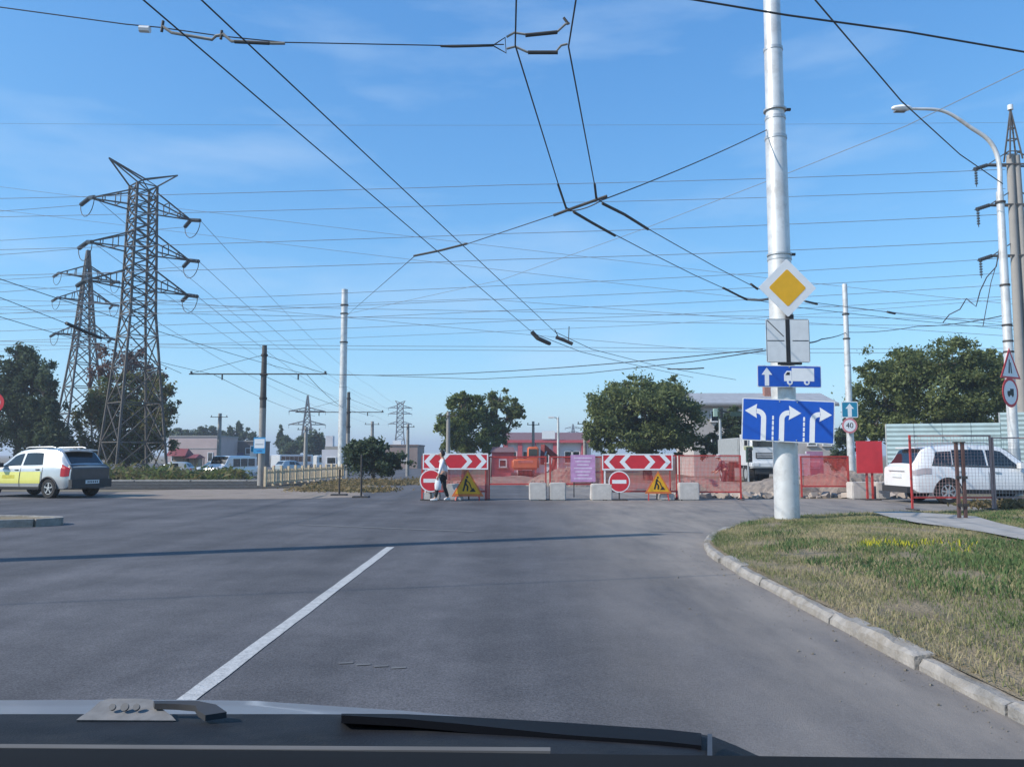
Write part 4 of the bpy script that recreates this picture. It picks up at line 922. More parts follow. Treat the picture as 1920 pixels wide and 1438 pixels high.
# ------------------------------------------------------------------ lattice pylons
def lattice(t, secs, w, cross=True):
    """secs: list of (z, half width, [cx, cy])"""
    corners = lambda sct: [(sct[1] * a, sct[1] * b, sct[0]) for a, b in ((-1, -1), (1, -1), (1, 1), (-1, 1))]
    for k in range(4):
        m_ = MB()
        for s0, s1 in zip(secs, secs[1:]): m_.bar(corners(s0)[k], corners(s1)[k], w * 1.5)
        m_.build('leg', PYL, t)
    br_ = MB(); 
    for s0, s1 in zip(secs, secs[1:]):
        c0, c1 = corners(s0), corners(s1)
        for k in range(4):
            a, b = k, (k + 1) % 4
            br_.bar(c0[a], c1[b], w * .72); br_.bar(c0[b], c1[a], w * .72); br_.bar(c1[a], c1[b], w * .72)
    br_.build('bracing', PYL, t)
def pylon(label, D, px, py_top, base_py, arms, yaw, waist, bw_, tw_, w, horns=True, group=None, nsec=(5, 11), armlen=3.8, string=1.0, peak=False):
    g0 = gz(D); q = P(px, 880, D); t = thing('pylon', label, 'pylon', (q.x, D, g0), yaw, group)
    Zt = P(px, py_top, D).z - g0; Zw = P(px, waist, D).z - g0
    secs = []
    for i in range(nsec[0] + 1):
        f = i / nsec[0]; f2 = 1 - (1 - f) ** 1.25
        secs.append((Zw * f2, bw_ + (tw_ * 1.08 - bw_) * f2))
    zc = Zt if not horns else Zt - 0.0
    for i in range(1, nsec[1] + 1):
        f = i / nsec[1]; secs.append((Zw + (zc - Zw) * f, tw_ * 1.08 + ((tw_ * .86 if not peak else 0.1) - tw_ * 1.08) * f))
    lattice(t, secs, w)
    def hw_at(z): return float(np.interp(z, [s_[0] for s_ in secs], [s_[1] for s_ in secs]))
    tips = []
    for z in arms:
        zz = z - g0; hw_ = hw_at(zz)
        for sx in (-1, 1):
            tip_ = (sx * armlen, 0, zz); m_ = MB()
            lo = [(sx * hw_, -hw_, zz), (sx * hw_, hw_, zz)]; up_ = [(sx * hw_at(zz + 1.3), -hw_, zz + 1.3), (sx * hw_at(zz + 1.3), hw_, zz + 1.3)]
            for p_ in lo + up_: m_.bar(p_, tip_, w * 0.9)
            for f in (.35, .68):
                L0 = [tuple(np.array(p_) * (1 - f) + np.array(tip_) * f) for p_ in lo + up_]
                for i, j in ((0, 1), (2, 3), (0, 2), (1, 3)): m_.bar(L0[i], L0[j], w * .55)
            ca = m_.build('crossarm', PYL, t)
            for sy in (-1, 1):
                e = (sx * armlen + 0.15 * sx, sy * 1.35 * string, zz - 0.28)
                st_ = MB(); n_ = 9; 
                for i in range(n_):
                    f = i / n_; c = np.array(tip_) * (1 - f) + np.array(e) * f; c2 = np.array(tip_) * (1 - f - .06) + np.array(e) * (f + .06)
                    st_.tube([tuple(c), tuple(c2)], 0.16, 7)
                st_.tube([tip_, e], 0.035, 6); st_.build('insulator_string', INS, ca)
                tips.append((t, sx, sy, Vector(e)))
            lp_ = [(sx * armlen + .15 * sx, -1.35 * string * math.cos(math.pi * i / 8), zz - 0.3 - 1.1 * math.sin(math.pi * i / 8)) for i in range(9)]
            MB().tube(lp_, 0.03, 5).build('jumper_loop', WIRE, ca)
    if horns:
        for sx in (-1, 1):
            m_ = MB(); tw2 = hw_at(zc); tip_ = (sx * 2.6, 0, zc + (1.55 if sx < 0 else 1.55))
            for sy in (-1, 1):
                m_.bar((sx * tw2, sy * tw2, zc), tip_, w * .9); m_.bar((-sx * tw2 * .0, sy * tw2 * .3, zc + .55), tip_, w * .9)
                m_.bar((sx * tw2, sy * tw2, zc), (0, sy * tw2 * .3, zc + .55), w * .6)
            m_.build('horn', PYL, t)
    return t, tips
z1, z2, z3 = P(267, 393, 60).z, P(267, 472, 60).z, P(267, 540, 60).z
py1, tips1 = pylon('big lattice pylon with six arms and two horns at left', 60, 247, 350, 880, (z1, z2, z3), math.atan2(0.73, 0.68), 590, 1.9, 0.86, 0.10)
py2, tips2 = pylon('slimmer lattice pylon with pointed top left of the big one', 92, 146, 470, 880, [P(155, y, 92).z for y in (520, 565, 630)], math.atan2(0.73, 0.68), 650, 2.5, 0.9, 0.13, False, None, (5, 9), 3.0, 1.0, True)
py3, tips3 = pylon('dark distant pylon with pointed top left of the white steel pole', 300, 574, 742, 870, [P(574, y, 300).z for y in (771, 796)], 0.2, 815, 3.0, 1.6, 0.35, False, None, (3, 6), 6.5, 1.0, True)
py4, tips4 = pylon('pale very distant pylon with horns right of the white steel pole', 420, 749, 757, 870, [P(749, y, 420).z for y in (765, 776, 795)], 0.1, 810, 3.4, 1.7, 0.3, True, None, (3, 6), 6.0)
py5, tips5 = pylon('tiny pale pylon right of the red building street lamp', 520, 1075, 795, 870, [P(1075, y, 520).z for y in (803, 812)], 0.1, 825, 2.6, 1.4, 0.28, False, None, (3, 5), 5.0, 1.0, True)

# concrete high-voltage pole at the right edge
HD = 47.0; hb_ = P(1934, 900, HD); t = thing('concrete_power_pole', 'concrete lattice topped power pole behind the right street lamp', 'power pole', (hb_.x, HD, 0))
zs_ = P(1908, 292, HD).z; zpk = P(1900, 205, HD).z
for sx in (-0.34, 0.34): MB().tube([(sx, 0, -0.1), (sx * .55, 0, zs_)], [0.30, 0.20], 12).build('shaft', CPOLE, t, True)
m_ = MB()
for sx in (-1, 1):
    for sy in (-1, 1): m_.bar((sx * .38, sy * .3, zs_ - .3), (0, 0, zpk), 0.07)
for f in (0.15, .4, .62):
    c4 = [(sx * .38 * (1 - f), sy * .3 * (1 - f), zs_ - .3 + (zpk - zs_ + .3) * f) for sx, sy in ((-1, -1), (1, -1), (1, 1), (-1, 1))]
    for i in range(4): m_.bar(c4[i], c4[(i + 1) % 4], 0.05); 
m_.build('peak', PYL, t)
MB().tube([(0, 0, zpk - .05), (0, 0, zpk + .25)], 0.16, 10).build('cap_insulator', OFFW, t, True)
hv = []
for py in (310, 385, 480):
    z = P(1900, py, HD).z; ca = MB()
    for sy in (-.25, .25): ca.bar((-1.6, sy * .4, z), (1.8, sy, z), 0.09)
    ca.bar((-1.6, 0, z), (-.2, 0, z + .9), 0.06); ca.bar((1.8, 0, z), (.2, 0, z + .9), 0.06); ca = ca.build('crossarm', PYL, t)
    s_ = MB(); 
    for i in range(7): s_.tube([(-1.6 - .12 * i, 0, z - .04 * i), (-1.66 - .12 * i, 0, z - .04 * i - .02)], 0.12, 8)
    s_.bar((-1.6, 0, z), (-2.5, 0, z - .3), .04); s_.build('insulator_string', INS, ca)
    s2 = MB()
    for i in range(6): s2.tube([(-2.3, 0, z - .3 - .16 * i), (-2.3, 0, z - .38 - .16 * i)], 0.09, 8)
    s2.bar((-2.3, 0, z - .25), (-2.3, 0, z - 1.35), .035); s2.build('hanging_string', INS, ca)

# ------------------------------------------------------------------ wires
def wire(label, pts_, r, sag=0.0, mat=WIRE, name='overhead_wire', group=None, n=10, sides=5, cat='wire'):
    out = []
    for a, b in zip(pts_, pts_[1:]):
        a = Vector(a); b = Vector(b)
        for i in range(n):
            f = i / n; p = a.lerp(b, f); p.z -= sag * 4 * f * (1 - f); out.append(p)
    out.append(Vector(pts_[-1]))
    o = MB().tube(out, r, sides).build(name, mat, None, True)
    return tag(o, label, cat, group)
G1 = 'long power wires crossing the whole sky'
hvs = [(368, 318, .026), (402, 354, .024), (466, 402, .026), (514, 451, .026), (578, 484, .022), (600, 512, .022), (622, 534, .022), (640, 556, .02)]
ords = ['topmost', 'second from top', 'third from top', 'fourth from top', 'fifth from top', 'sixth from top', 'seventh from top', 'lowest']
for (a, b, r), od in zip(hvs, ords):
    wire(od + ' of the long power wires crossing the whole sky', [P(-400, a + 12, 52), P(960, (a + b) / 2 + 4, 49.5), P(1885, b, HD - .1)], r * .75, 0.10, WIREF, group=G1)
# second circuit farther away
for i, (a, b) in enumerate(((636, 652), (642, 660), (556, 600), (574, 612))):
    wire(['upper of two thin wires level with the white plate', 'lower of two thin wires level with the white plate', 'upper thin wire sloping down towards the right street lamp', 'lower thin wire sloping down towards the right street lamp'][i], [P(-200, a, 66), P(960, (a + b) / 2 + 6, 62), P(2100, b, 58)], .019, 0.12, WIREF)
wire('faint single wire high in the sky', [P(-200, 230, 70), P(2100, 228, 62)], .012, .3, WIREF)
for i, (a, b, c) in enumerate((((-260, 318, 70), (1300, 505, 58), (2050, 585, 50)), ((-260, 362, 72), (1300, 548, 58), (2050, 618, 50)), ((-100, 590, 60), (900, 560, 58), (2050, 640, 52)), ((-100, 520, 58), (700, 600, 60), (1480, 668, 60)), ((-260, 668, 76), (1200, 610, 64), (2050, 548, 56)))):
    wire(['upper faint wire sloping down behind the trolley curve', 'lower faint wire sloping down behind the trolley curve', 'faint slack wire behind the yellow diamond sign', 'faint wire sloping from the left edge to the white plate', 'faint wire rising gently towards the right edge'][i], [P(*a), P(*b), P(*c)], .016, .1, WIREF)
# conductors leaving the big pylon
tgt = {}
k = 0
for (tt_, sx, sy, e) in tips1:
    w0 = tt_.matrix_basis @ e
    lvl = ['lowest', 'middle', 'top'][int(round((w0.z - z3) / max(.1, (z1 - z3)) * 2))]
    side = 'left' if sx < 0 else 'right'
    if sy < 0:
        tgt_ = Vector((P(749, 770, 420).x + (sx * 5), 420, P(749, 765 if lvl == 'top' else (776 if lvl == 'middle' else 795), 420).z))
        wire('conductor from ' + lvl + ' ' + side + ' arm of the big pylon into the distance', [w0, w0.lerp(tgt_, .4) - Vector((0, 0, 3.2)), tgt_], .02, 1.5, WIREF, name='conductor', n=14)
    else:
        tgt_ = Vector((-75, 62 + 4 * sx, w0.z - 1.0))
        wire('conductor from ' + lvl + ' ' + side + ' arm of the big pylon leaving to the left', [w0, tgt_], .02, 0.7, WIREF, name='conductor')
# trolley wires
TZ = 5.8
def TW(px, py, z=TZ):
    q = Gd(px, 900, 0); u = (px - 960) / F; v = (719 - py) / F; y = CP - v * SP; zz_ = SP + v * CP; s_ = (z - CH) / zz_; return Vector((u * s_, y * s_, z))
A0, A1 = TW(268, 0), TW(1000, 625); B0, B1 = TW(377, 0), TW(1040, 622)
wire('left trolley wire of the pair running from top left to centre', [A0 + (A0 - A1).normalized() * 14, A1], .0088, 0, n=4, sides=7, name='trolley_wire')
wire('right trolley wire of the pair running from top left to centre', [B0 + (B0 - B1).normalized() * 14, B1], .0088, 0, n=4, sides=7, name='trolley_wire')
def tcurve(label, px_pts):
    p3 = [TW(*q) for q in px_pts]; p3 = [p3[0] + (p3[0] - p3[1]).normalized() * 9] + p3
    return wire(label, p3, .0088, 0, n=6, sides=7, name='trolley_wire')
tcurve('left trolley wire of the pair bending right at the span', [(968, 0), (966, 85), (1060, 388), (1105, 415), (1210, 470), (1300, 515), (1400, 560), (1500, 577), (1700, 600), (1900, 618)])
tcurve('right trolley wire of the pair bending right at the span', [(1080, 0), (1066, 88), (1120, 374), (1160, 398), (1260, 455), (1340, 500), (1418, 540), (1500, 564), (1700, 590), (1900, 612)])
C0 = TW(1010, 628); D0 = TW(1055, 632)
wire('left far trolley wire beyond the crossing fitting', [A1, TW(1090, 660), TW(1180, 682), TW(1300, 708)], .012, 0, name='trolley_wire')
wire('right far trolley wire beyond the crossing fitting', [B1, TW(1110, 655), TW(1240, 688), TW(1380, 712)], .012, 0, name='trolley_wire')
# spans
sp = 8.25
S1 = [P(-500, -60, sp + .3), P(0, 14, sp + .1), P(235, 46, sp), P(300, 52, sp), P(412, 68, sp), P(530, 80, sp + .05), P(830, 86, sp + .2), P(945, 84, sp + .3)]
wire('span wire carrying the trolley wires across the upper left sky', S1, .0062, 0.0, n=3, sides=6, name='span_wire')
poleband = P(1440, 243, PD)
wire('span wire from the thick pole down to the trolley curve', [poleband, P(1128, 376, 13.4), P(1062, 396, 13.8)], .011, 0.05, name='span_wire')
wire('span wire from the trolley curve to the far white steel pole', [P(1040, 403, 14.0), P(875, 458, 17), P(778, 480, 17.6), P(644, 597, 54.7)], .009, 0.0, name='span_wire')
wire('thick cable crossing the top right corner', [P(1180, -18, 8.8) + (P(1180, -18, 8.8) - P(1300, 0, 9)) * 25, P(1180, -18, 8.8), P(1300, 0, 9), P(1475, 29, 9.2), P(1700, 60, 9.5), P(1990, 110, 10), P(1990, 110, 10) + (P(1990, 110, 10) - P(1700, 60, 9.5)) * 9], .0125, 0.0, name='cable', cat='cable', sides=7)
wire('dark cable dropping from the top to the right street lamp', [P(1440, -110, 13), P(1528, 0, 14.5), P(1690, 190, 19), P(1800, 290, 24), P(1880, 345, 26.8)], .0165, 0.0, name='cable', cat='cable', sides=7)
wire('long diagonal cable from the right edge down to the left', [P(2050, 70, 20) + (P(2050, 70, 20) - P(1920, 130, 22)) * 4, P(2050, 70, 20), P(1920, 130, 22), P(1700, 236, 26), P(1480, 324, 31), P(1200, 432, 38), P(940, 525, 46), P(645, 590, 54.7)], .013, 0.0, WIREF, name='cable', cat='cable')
wire('sagging cable between the white steel pole and the thick pole', [P(645, 702, 54.7), P(900, 711, 45), P(1100, 700, 38), P(1300, 678, 30), P(1450, 655, PD + .3)], .016, 0.0, name='cable', cat='cable')
wire('cable from the thick pole to the slim silver pole', [P(1498, 642, PD), P(1540, 636, 25), P(1585, 624, 45)], .02, 0.05, name='cable', cat='cable')
wire('cable from the slim silver pole to the right street lamp', [P(1590, 623, 45), P(1720, 612, 38), P(1890, 590, 27.2)], .018, 0.1, name='cable', cat='cable')
wire('span wire sloping across the left edge with a long dark insulator', [P(-60, 536, 22), P(10, 562, 23), P(120, 605, 25), P(205, 640, 27), P(340, 700, 37.5)], .011, 0, name='span_wire')
for i, (a, b) in enumerate((((489, 702, 38.7), (700, 780, 80)), ((400, 702, 38.7), (590, 780, 80)), ((575, 702, 38.7), (660, 773, 61)), ((615, 702, 38.7), (1430, 655, 18.9)))):
    wire(['tram contact wire running from the tram pole into the distance', 'left tram wire running from the cross arm into the distance', 'right tram wire between the two cross arms', 'wire from the end of the tram cross arm to the thick pole'][i], [P(*a), P(*b)], .013, 0.25, name='tram_wire')
for i, (a, b) in enumerate((((400, 702, 38.7), (-300, 500, 16)), ((575, 702, 38.7), (-300, 420, 14)))):
    wire(['lower', 'upper'][i] + ' tram wire coming from the left edge to the tram pole', [P(*a), P(*b)], .010, 0.15, name='tram_wire')
# fittings
def fitting(label, pts_, r, mat=DFIT, extra=()):
    t = thing('wire_fitting', label, 'wire fitting', pts_[0])
    o0 = Vector(pts_[0])
    MB().tube([Vector(p) - o0 for p in pts_], r, 7).build('body', mat, t, True)
    for nm, ps, rr, mm_ in extra: MB().tube([Vector(p) - o0 for p in ps], rr, 8).build(nm, mm_, t, True)
    return t
fitting('grey bent insulator bar on the left trolley span, left one', [P(305, 50, sp), P(322, 62, sp), P(345, 66, sp), P(398, 75, sp), P(405, 68, sp), P(418, 66, sp)], .016, FIT, [('ball_insulator', [P(262, 55, sp), P(281, 56, sp)], .038, OFFW), ('clip', [P(306, 40, sp), P(303, 60, sp)], .016, DFIT)])
fitting('grey bent insulator bar on the left trolley span, right one', [P(418, 64, sp), P(434, 78, sp), P(470, 79, sp), P(510, 82, sp), P(534, 82, sp)], .016, FIT, [('dark_sleeve', [P(440, 79, sp - .01), P(505, 82, sp - .01)], .019, DFIT), ('clip', [P(416, 58, sp), P(414, 74, sp)], .016, DFIT)])
fitting('upper grey spacer bar between the pair of trolley wires', [P(950, 70, sp + .3), P(964, 62, sp + .3), P(985, 65, sp + .3), P(1000, 64, sp + .3), P(1045, 60, sp + .3), P(1060, 46, sp + .3), P(1068, 44, sp + .3)], .013, FIT, [('dark_sleeve', [P(985, 67, sp + .29), P(1045, 61, sp + .29)], .022, DFIT), ('bolt', [P(1057, 34, sp + .3), P(1066, 46, sp + .3)], .016, DFIT)])
fitting('lower grey spacer bar between the pair of trolley wires', [P(950, 92, sp + .3), P(966, 88, sp + .3), P(988, 98, sp + .3), P(1040, 100, sp + .3), P(1052, 86, sp + .3), P(1064, 83, sp + .3)], .013, FIT, [('dark_sleeve', [P(990, 99, sp + .29), P(1046, 99, sp + .29)], .022, DFIT), ('yoke', [P(924, 86, sp + .3), P(947, 71, sp + .3), P(949, 100, sp + .3), P(924, 86, sp + .3)], .008, DFIT)])
fitting('dark strain insulator on the span left of the spacer bars', [P(826, 87, sp + .2), P(850, 88, sp + .2), P(890, 87, sp + .25), P(924, 86, sp + .3)], .013, DFIT)
fitting('dark bar hanging the trolley curve below the span', [P(1038, 404, 13.9), P(1062, 395, 13.8), P(1138, 368, 13.4)], .026, DFIT, [('clamp', [P(1046, 345, 13.5), P(1062, 392, 13.8)], .02, DFIT), ('clamp', [P(1115, 345, 13), P(1118, 372, 13.4)], .02, DFIT)])
fitting('left dark sleeve on the trolley wire below the curve', [TW(1076, 398), TW(1110, 418), TW(1153, 442)], .027, DFIT)
fitting('right dark sleeve on the trolley wire below the curve', [TW(1130, 382), TW(1170, 402), TW(1215, 430)], .027, DFIT)
fitting('dark insulator bar over the left trolley pair in mid sky', [P(776, 480, 17.5), P(825, 470, 17.2), P(876, 457, 17)], .024, DFIT)
fitting('left dark fitting where the trolley wires cross in the centre', [P(997, 622, 27), P(1008, 634, 27), P(1030, 644, 28)], .075, DFIT)
fitting('right dark fitting where the trolley wires cross in the centre', [P(1042, 632, 28), P(1058, 638, 28), P(1074, 645, 28)], .065, DFIT, [('rod', [P(1040, 618, 28), P(1048, 634, 28)], .015, DFIT), ('rod', [P(1067, 612, 28), P(1066, 640, 28)], .015, DFIT)])
fitting('dark insulator at left edge of the thick pole by diamond sign', [TW(1356, 540), TW(1400, 562), P(1425, 563, 20), P(1445, 560, PD)], .03, DFIT)
fitting('short dark sleeve just left of the yellow diamond sign', [TW(1408, 533), TW(1420, 542)], .03, DFIT)
fitting('long dark insulator in front of the slim pointed pylon', [P(124, 606, 25), P(160, 622, 25.8), P(190, 634, 26.6)], .055, DFIT)
fitting('short dark sleeve on the wire right of the diamond sign, upper', [TW(1510, 565), TW(1532, 570)], .03, DFIT)
fitting('small dark sleeve on the wire in front of the wide tree', [TW(1664, 585), TW(1678, 588)], .035, DFIT)
fitting('thin dark bar hanging over the large round tree', [TW(1252, 692), P(1290, 692, 38), P(1320, 690, 38)], .03, DFIT)
# tangled drop leads by the right lamp
dr = [P(1876, 450, 27.5), P(1868, 500, 27.8), P(1850, 520, 28), P(1838, 545, 28.2), P(1830, 575, 28.4), P(1812, 560, 28.6), P(1800, 580, 28.8), P(1780, 590, 29), P(1768, 605, 29.2)]
wire('crinkled drop lead hanging off the right street lamp', dr, .02, 0, n=2, name='drop_lead')
wire('straight drop lead below the right street lamp clamp', [P(1876, 470, 27.3), P(1858, 530, 27.4), P(1843, 612, 27.6)], .014, 0, n=2, name='drop_lead')
#--PART3--
# ------------------------------------------------------------------ vehicles
def cinterp(x, xs_, vs_):
    """smooth (monotone cubic) interpolation"""
    x = min(max(x, xs_[0]), xs_[-1]); i = 0
    while i < len(xs_) - 2 and x > xs_[i + 1]: i += 1
    def slope(k):
        if k == 0 or k == len(xs_) - 1: return 0.0
        a = (vs_[k] - vs_[k - 1]) / (xs_[k] - xs_[k - 1]); b = (vs_[k + 1] - vs_[k]) / (xs_[k + 1] - xs_[k])
        return 0.0 if a * b <= 0 else 2 * a * b / (a + b)
    h = xs_[i + 1] - xs_[i]; t = (x - xs_[i]) / h; m0, m1 = slope(i) * h, slope(i + 1) * h
    return vs_[i] * (2 * t ** 3 - 3 * t * t + 1) + m0 * (t ** 3 - 2 * t * t + t) + vs_[i + 1] * (-2 * t ** 3 + 3 * t * t) + m1 * (t ** 3 - t * t)
class CarShape:
    def __init__(s, L, Wd, top, belt, low, wid, twid):
        s.L, s.W = L, Wd; s.top, s.belt, s.low, s.wid, s.twid = top, belt, low, wid, twid
    def g(s, tab, x): return cinterp(x, [a for a, _ in tab], [b for _, b in tab])
    def side(s, x, t):
        """point on the left flank: t 0 at sill .. 1 belt .. 2 roof edge"""
        lo, be, to = s.g(s.low, x), s.g(s.belt, x), s.g(s.top, x); hw = s.W / 2 * s.g(s.wid, x); tw = s.W / 2 * s.g(s.twid, x)
        if t <= 1:
            z = lo + (be - lo) * t; y = hw * (0.955 + 0.045 * math.sin(math.pi * min(1, t * 1.05) ** 0.8))
            if t > 0.93: y -= hw * 0.02 * (t - .93) / .07
            return (x, y, z)
        f = t - 1; y0 = hw * 0.935
        return (x, y0 + (tw - y0) * f - 0.0, be + (to - 0.07 - be) * f + 0.012 * math.sin(math.pi * f))
    def ring(s, x):
        lo, be, to = s.g(s.low, x), s.g(s.belt, x), s.g(s.top, x); hw = s.W / 2 * s.g(s.wid, x); tw = s.W / 2 * s.g(s.twid, x)
        R_ = [(x, 0, lo), (x, hw * .8, lo)]
        R_ += [s.side(x, t) for t in (0.04, .2, .4, .6, .8, .93, 1.0, 1.02, 1.25, 1.5, 1.75, 2.0)]
        h = 0.07
        R_ += [(x, tw * .97, to - h * .45), (x, tw * .9, to - h * .12), (x, tw * .6, to + .008), (x, 0, to + .016)]
        return R_
    def body(s, n=52):
        xs_ = [s.L * 0.5 * (1 - math.cos(math.pi * i / n)) * .5 + s.L * i / n * .5 for i in range(n + 1)]
        m_ = MB(); vs = []; k = len(s.ring(0)); 
        for x in xs_:
            r_ = s.ring(x); full = r_ + [(a, -b, c) for a, b, c in r_[-2:0:-1]]
            vs += full
        kk = len(full)
        fs = [(i * kk + j, i * kk + (j + 1) % kk, (i + 1) * kk + (j + 1) % kk, (i + 1) * kk + j) for i in range(n) for j in range(kk)]
        fs += [tuple(range(kk)), tuple(n * kk + j for j in range(kk))[::-1]]
        return m_.add(vs, fs)
    def patch(s, x0, x1, t0, t1, sgn, off=0.006, shear0=0.0, shear1=0.0, nx_=6, nt_=4):
        """panel following the flank; shear moves the upper edge along x"""
        out = MB(); vs = []
        for i in range(nx_ + 1):
            for j in range(nt_ + 1):
                f = j / nt_; xa = x0 + shear0 * f; xb = x1 + shear1 * f; x = xa + (xb - xa) * i / nx_
                p = s.side(x, t0 + (t1 - t0) * f); vs.append((p[0], sgn * (p[1] + off), p[2] + off * .3 * (1 if t1 > 1 else 0)))
        for i in range(nx_ + 1):
            for j in range(nt_ + 1):
                p = vs[i * (nt_ + 1) + j]; vs.append((p[0], p[1] - sgn * (off + .008), p[2]))
        N = (nx_ + 1) * (nt_ + 1); q = nt_ + 1
        fs = []
        for i in range(nx_):
            for j in range(nt_):
                a = i * q + j; fs.append((a, a + q, a + q + 1, a + 1)); fs.append((N + a, N + a + 1, N + a + q + 1, N + a + q))
        for j in range(nt_): fs.append((j, j + 1, N + j + 1, N + j)); a = nx_ * q + j; fs.append((a, N + a, N + a + 1, a + 1))
        for i in range(nx_): a = i * q; fs.append((a, N + a, N + a + q, a + q)); a = i * q + nt_; fs.append((a, a + q, N + a + q, N + a))
        return out.add(vs, fs)
    def top_patch(s, x0, x1, f, off=0.008, n=6):
        """glass on the upper surface (screen), spanning +-f of the roof width"""
        vs = []; fs = []
        for i in range(n + 1):
            x = x0 + (x1 - x0) * i / n; to = s.g(s.top, x); tw = s.W / 2 * s.g(s.twid, x)
            for u in (-1, -.5, 0, .5, 1): vs.append((x, u * f * tw, to + off + .012 - .02 * abs(u * f) ** 3))
        for i in range(n):
            for j in range(4): fs.append((i * 5 + j, i * 5 + j + 1, i * 5 + j + 6, i * 5 + j + 5))
        N = len(vs); vs += [(a, b, c - .03) for a, b, c in vs]
        fs += [tuple(N + q for q in f_[::-1]) for f_ in fs]
        for i in range(n): fs += [(i * 5, i * 5 + 5, N + i * 5 + 5, N + i * 5), (i * 5 + 4, N + i * 5 + 4, N + i * 5 + 9, i * 5 + 9)]
        fs += [(0, N, N + 1, 1), (1, N + 1, N + 2, 2), (2, N + 2, N + 3, 3), (3, N + 3, N + 4, 4)]
        e = n * 5; fs += [(e + j, e + j + 1, N + e + j + 1, N + e + j) for j in range(4)]
        return MB().add(vs, fs)
def make_wheel(t, x, y, r, w=0.2, spokes=5, dark=False):
    sg = 1 if y > 0 else -1
    e = MB(); prof = [(r * .62, -w / 2), (r * .93, -w / 2), (r, -w * .3), (r, w * .3), (r * .93, w / 2), (r * .62, w / 2)]; n = 28; vs = []
    for j in range(n):
        a = 2 * math.pi * j / n
        for rr, yy in prof: vs.append((x + rr * math.cos(a), y + yy, r + rr * math.sin(a)))
    k = len(prof); fs = [(j * k + i, j * k + (i + 1) % k, ((j + 1) % n) * k + (i + 1) % k, ((j + 1) % n) * k + i) for j in range(n) for i in range(k)]
    tyre = e.add(vs, fs).build('wheel', RUBBER, t, True)
    rim = MB(); yo = y + sg * w * .34
    ringv = []
    for j in range(n):
        a = 2 * math.pi * j / n
        for rr, yy in ((r * .64, yo - .03), (r * .64, yo + .02), (r * .55, yo + .02), (r * .55, yo - .03)): ringv.append((x + rr * math.cos(a), yy, r + rr * math.sin(a)))
    rim.add(ringv, [(j * 4 + i, j * 4 + (i + 1) % 4, ((j + 1) % n) * 4 + (i + 1) % 4, ((j + 1) % n) * 4 + i) for j in range(n) for i in range(4)])
    for q in range(spokes):
        a = 2 * math.pi * q / spokes + .3; c, s_ = math.cos(a), math.sin(a)
        rim.bar((x + r * .1 * c, yo, r + r * .1 * s_), (x + r * .58 * c, yo, r + r * .58 * s_), r * .17, .04)
    rim.tube([(x, yo - .03, r), (x, yo + .035, r)], r * .16, 12)
    rim.build('rim', RIM, tyre)
    MB().tube([(x, y - sg * .02, r), (x, y + sg * w * .22, r)], r * .6, 20).build('brake_disc', PLAST, tyre)
def cut_arches(me_mb, centers, r, Wd):
    me = me_mb.mesh('body', False)
    o = bpy.data.objects.new('tmp_body', me); COL.objects.link(o)
    for k, x in enumerate(centers):
        for sg in (-1, 1):
            cm = MB().tube([(x, sg * (Wd / 2 - .30), r * .96), (x, sg * (Wd / 2 + .3), r * .96)], r * 1.17, 28).mesh('cut'); c = bpy.data.objects.new('tmp_cut', cm); COL.objects.link(c)
            md = o.modifiers.new('b', 'BOOLEAN'); md.object = c; md.operation = 'DIFFERENCE'; md.solver = 'EXACT'
            dg = bpy.context.evaluated_depsgraph_get(); nm = bpy.data.meshes.new_from_object(o.evaluated_get(dg))
            o.modifiers.clear(); o.data = nm; bpy.data.objects.remove(c)
    me = o.data; bpy.data.objects.remove(o)
    me.materials.clear(); me.polygons.foreach_set('use_smooth', [True] * len(me.polygons))
    try: me.set_sharp_from_angle(angle=R(32))
    except Exception: pass
    me.name = 'body'; return me
def paint(name, col, metal=0.3): return M(name, col, 0.32, metal=metal, var=0.03, coat=0.7, dirt=tuple(c * .7 for c in col), dscale=1.2, damt=.25)
TAIL = M('tail_light_red', (0.42, 0.012, 0.02), 0.2, var=.1); HEADL = M('headlight_clear', (0.6, 0.62, 0.64), 0.12)

# --- silver and yellow taxi hatchback at left
SIL = paint('silver_car_paint', (0.50, 0.52, 0.53), 0.5)
hs = CarShape(4.08, 1.74,
    top=[(0, .98), (.10, 1.02), (.28, 1.20), (.52, 1.44), (.85, 1.52), (1.5, 1.55), (2.1, 1.52), (2.35, 1.46), (3.05, 1.04), (3.5, .97), (3.9, .86), (4.08, .74)],
    belt=[(0, .93), (.5, 1.00), (1.2, .97), (2.3, .95), (3.0, .94), (3.6, .86), (4.08, .66)],
    low=[(0, .36), (.2, .27), (3.8, .25), (4.08, .33)],
    wid=[(0, .86), (.18, .95), (.6, 1.0), (3.2, 1.0), (3.8, .93), (4.08, .74)],
    twid=[(0, .80), (.5, .74), (1.5, .76), (2.3, .72), (3.0, .82), (3.6, .84), (4.08, .66)])
nr_ = Gd(122, 935); tx = thing('taxi', 'silver hatchback taxi with yellow doors turning away at the left', 'car', (0, 0, 0.004))
hdg = math.pi - R(20)     # heading: to the left and slightly away
sc_ = 1.10
tx.rotation_euler = (0, 0, hdg); tx.scale = (sc_,) * 3
cxy = Vector((nr_.x, nr_.y)); off2 = Vector((0.1, 0.80)) * sc_
rot = Matrix.Rotation(hdg, 2); tx.location = (cxy.x - (rot @ off2).x, cxy.y - (rot @ off2).y, 0.004)
rw = 0.305; wx = (0.78, 3.30)
link('body', cut_arches(hs.body(), wx, rw, 1.74), SIL, tx)
YELL = paint('taxi_yellow_panel', (0.68, 0.66, 0.16), 0.0)
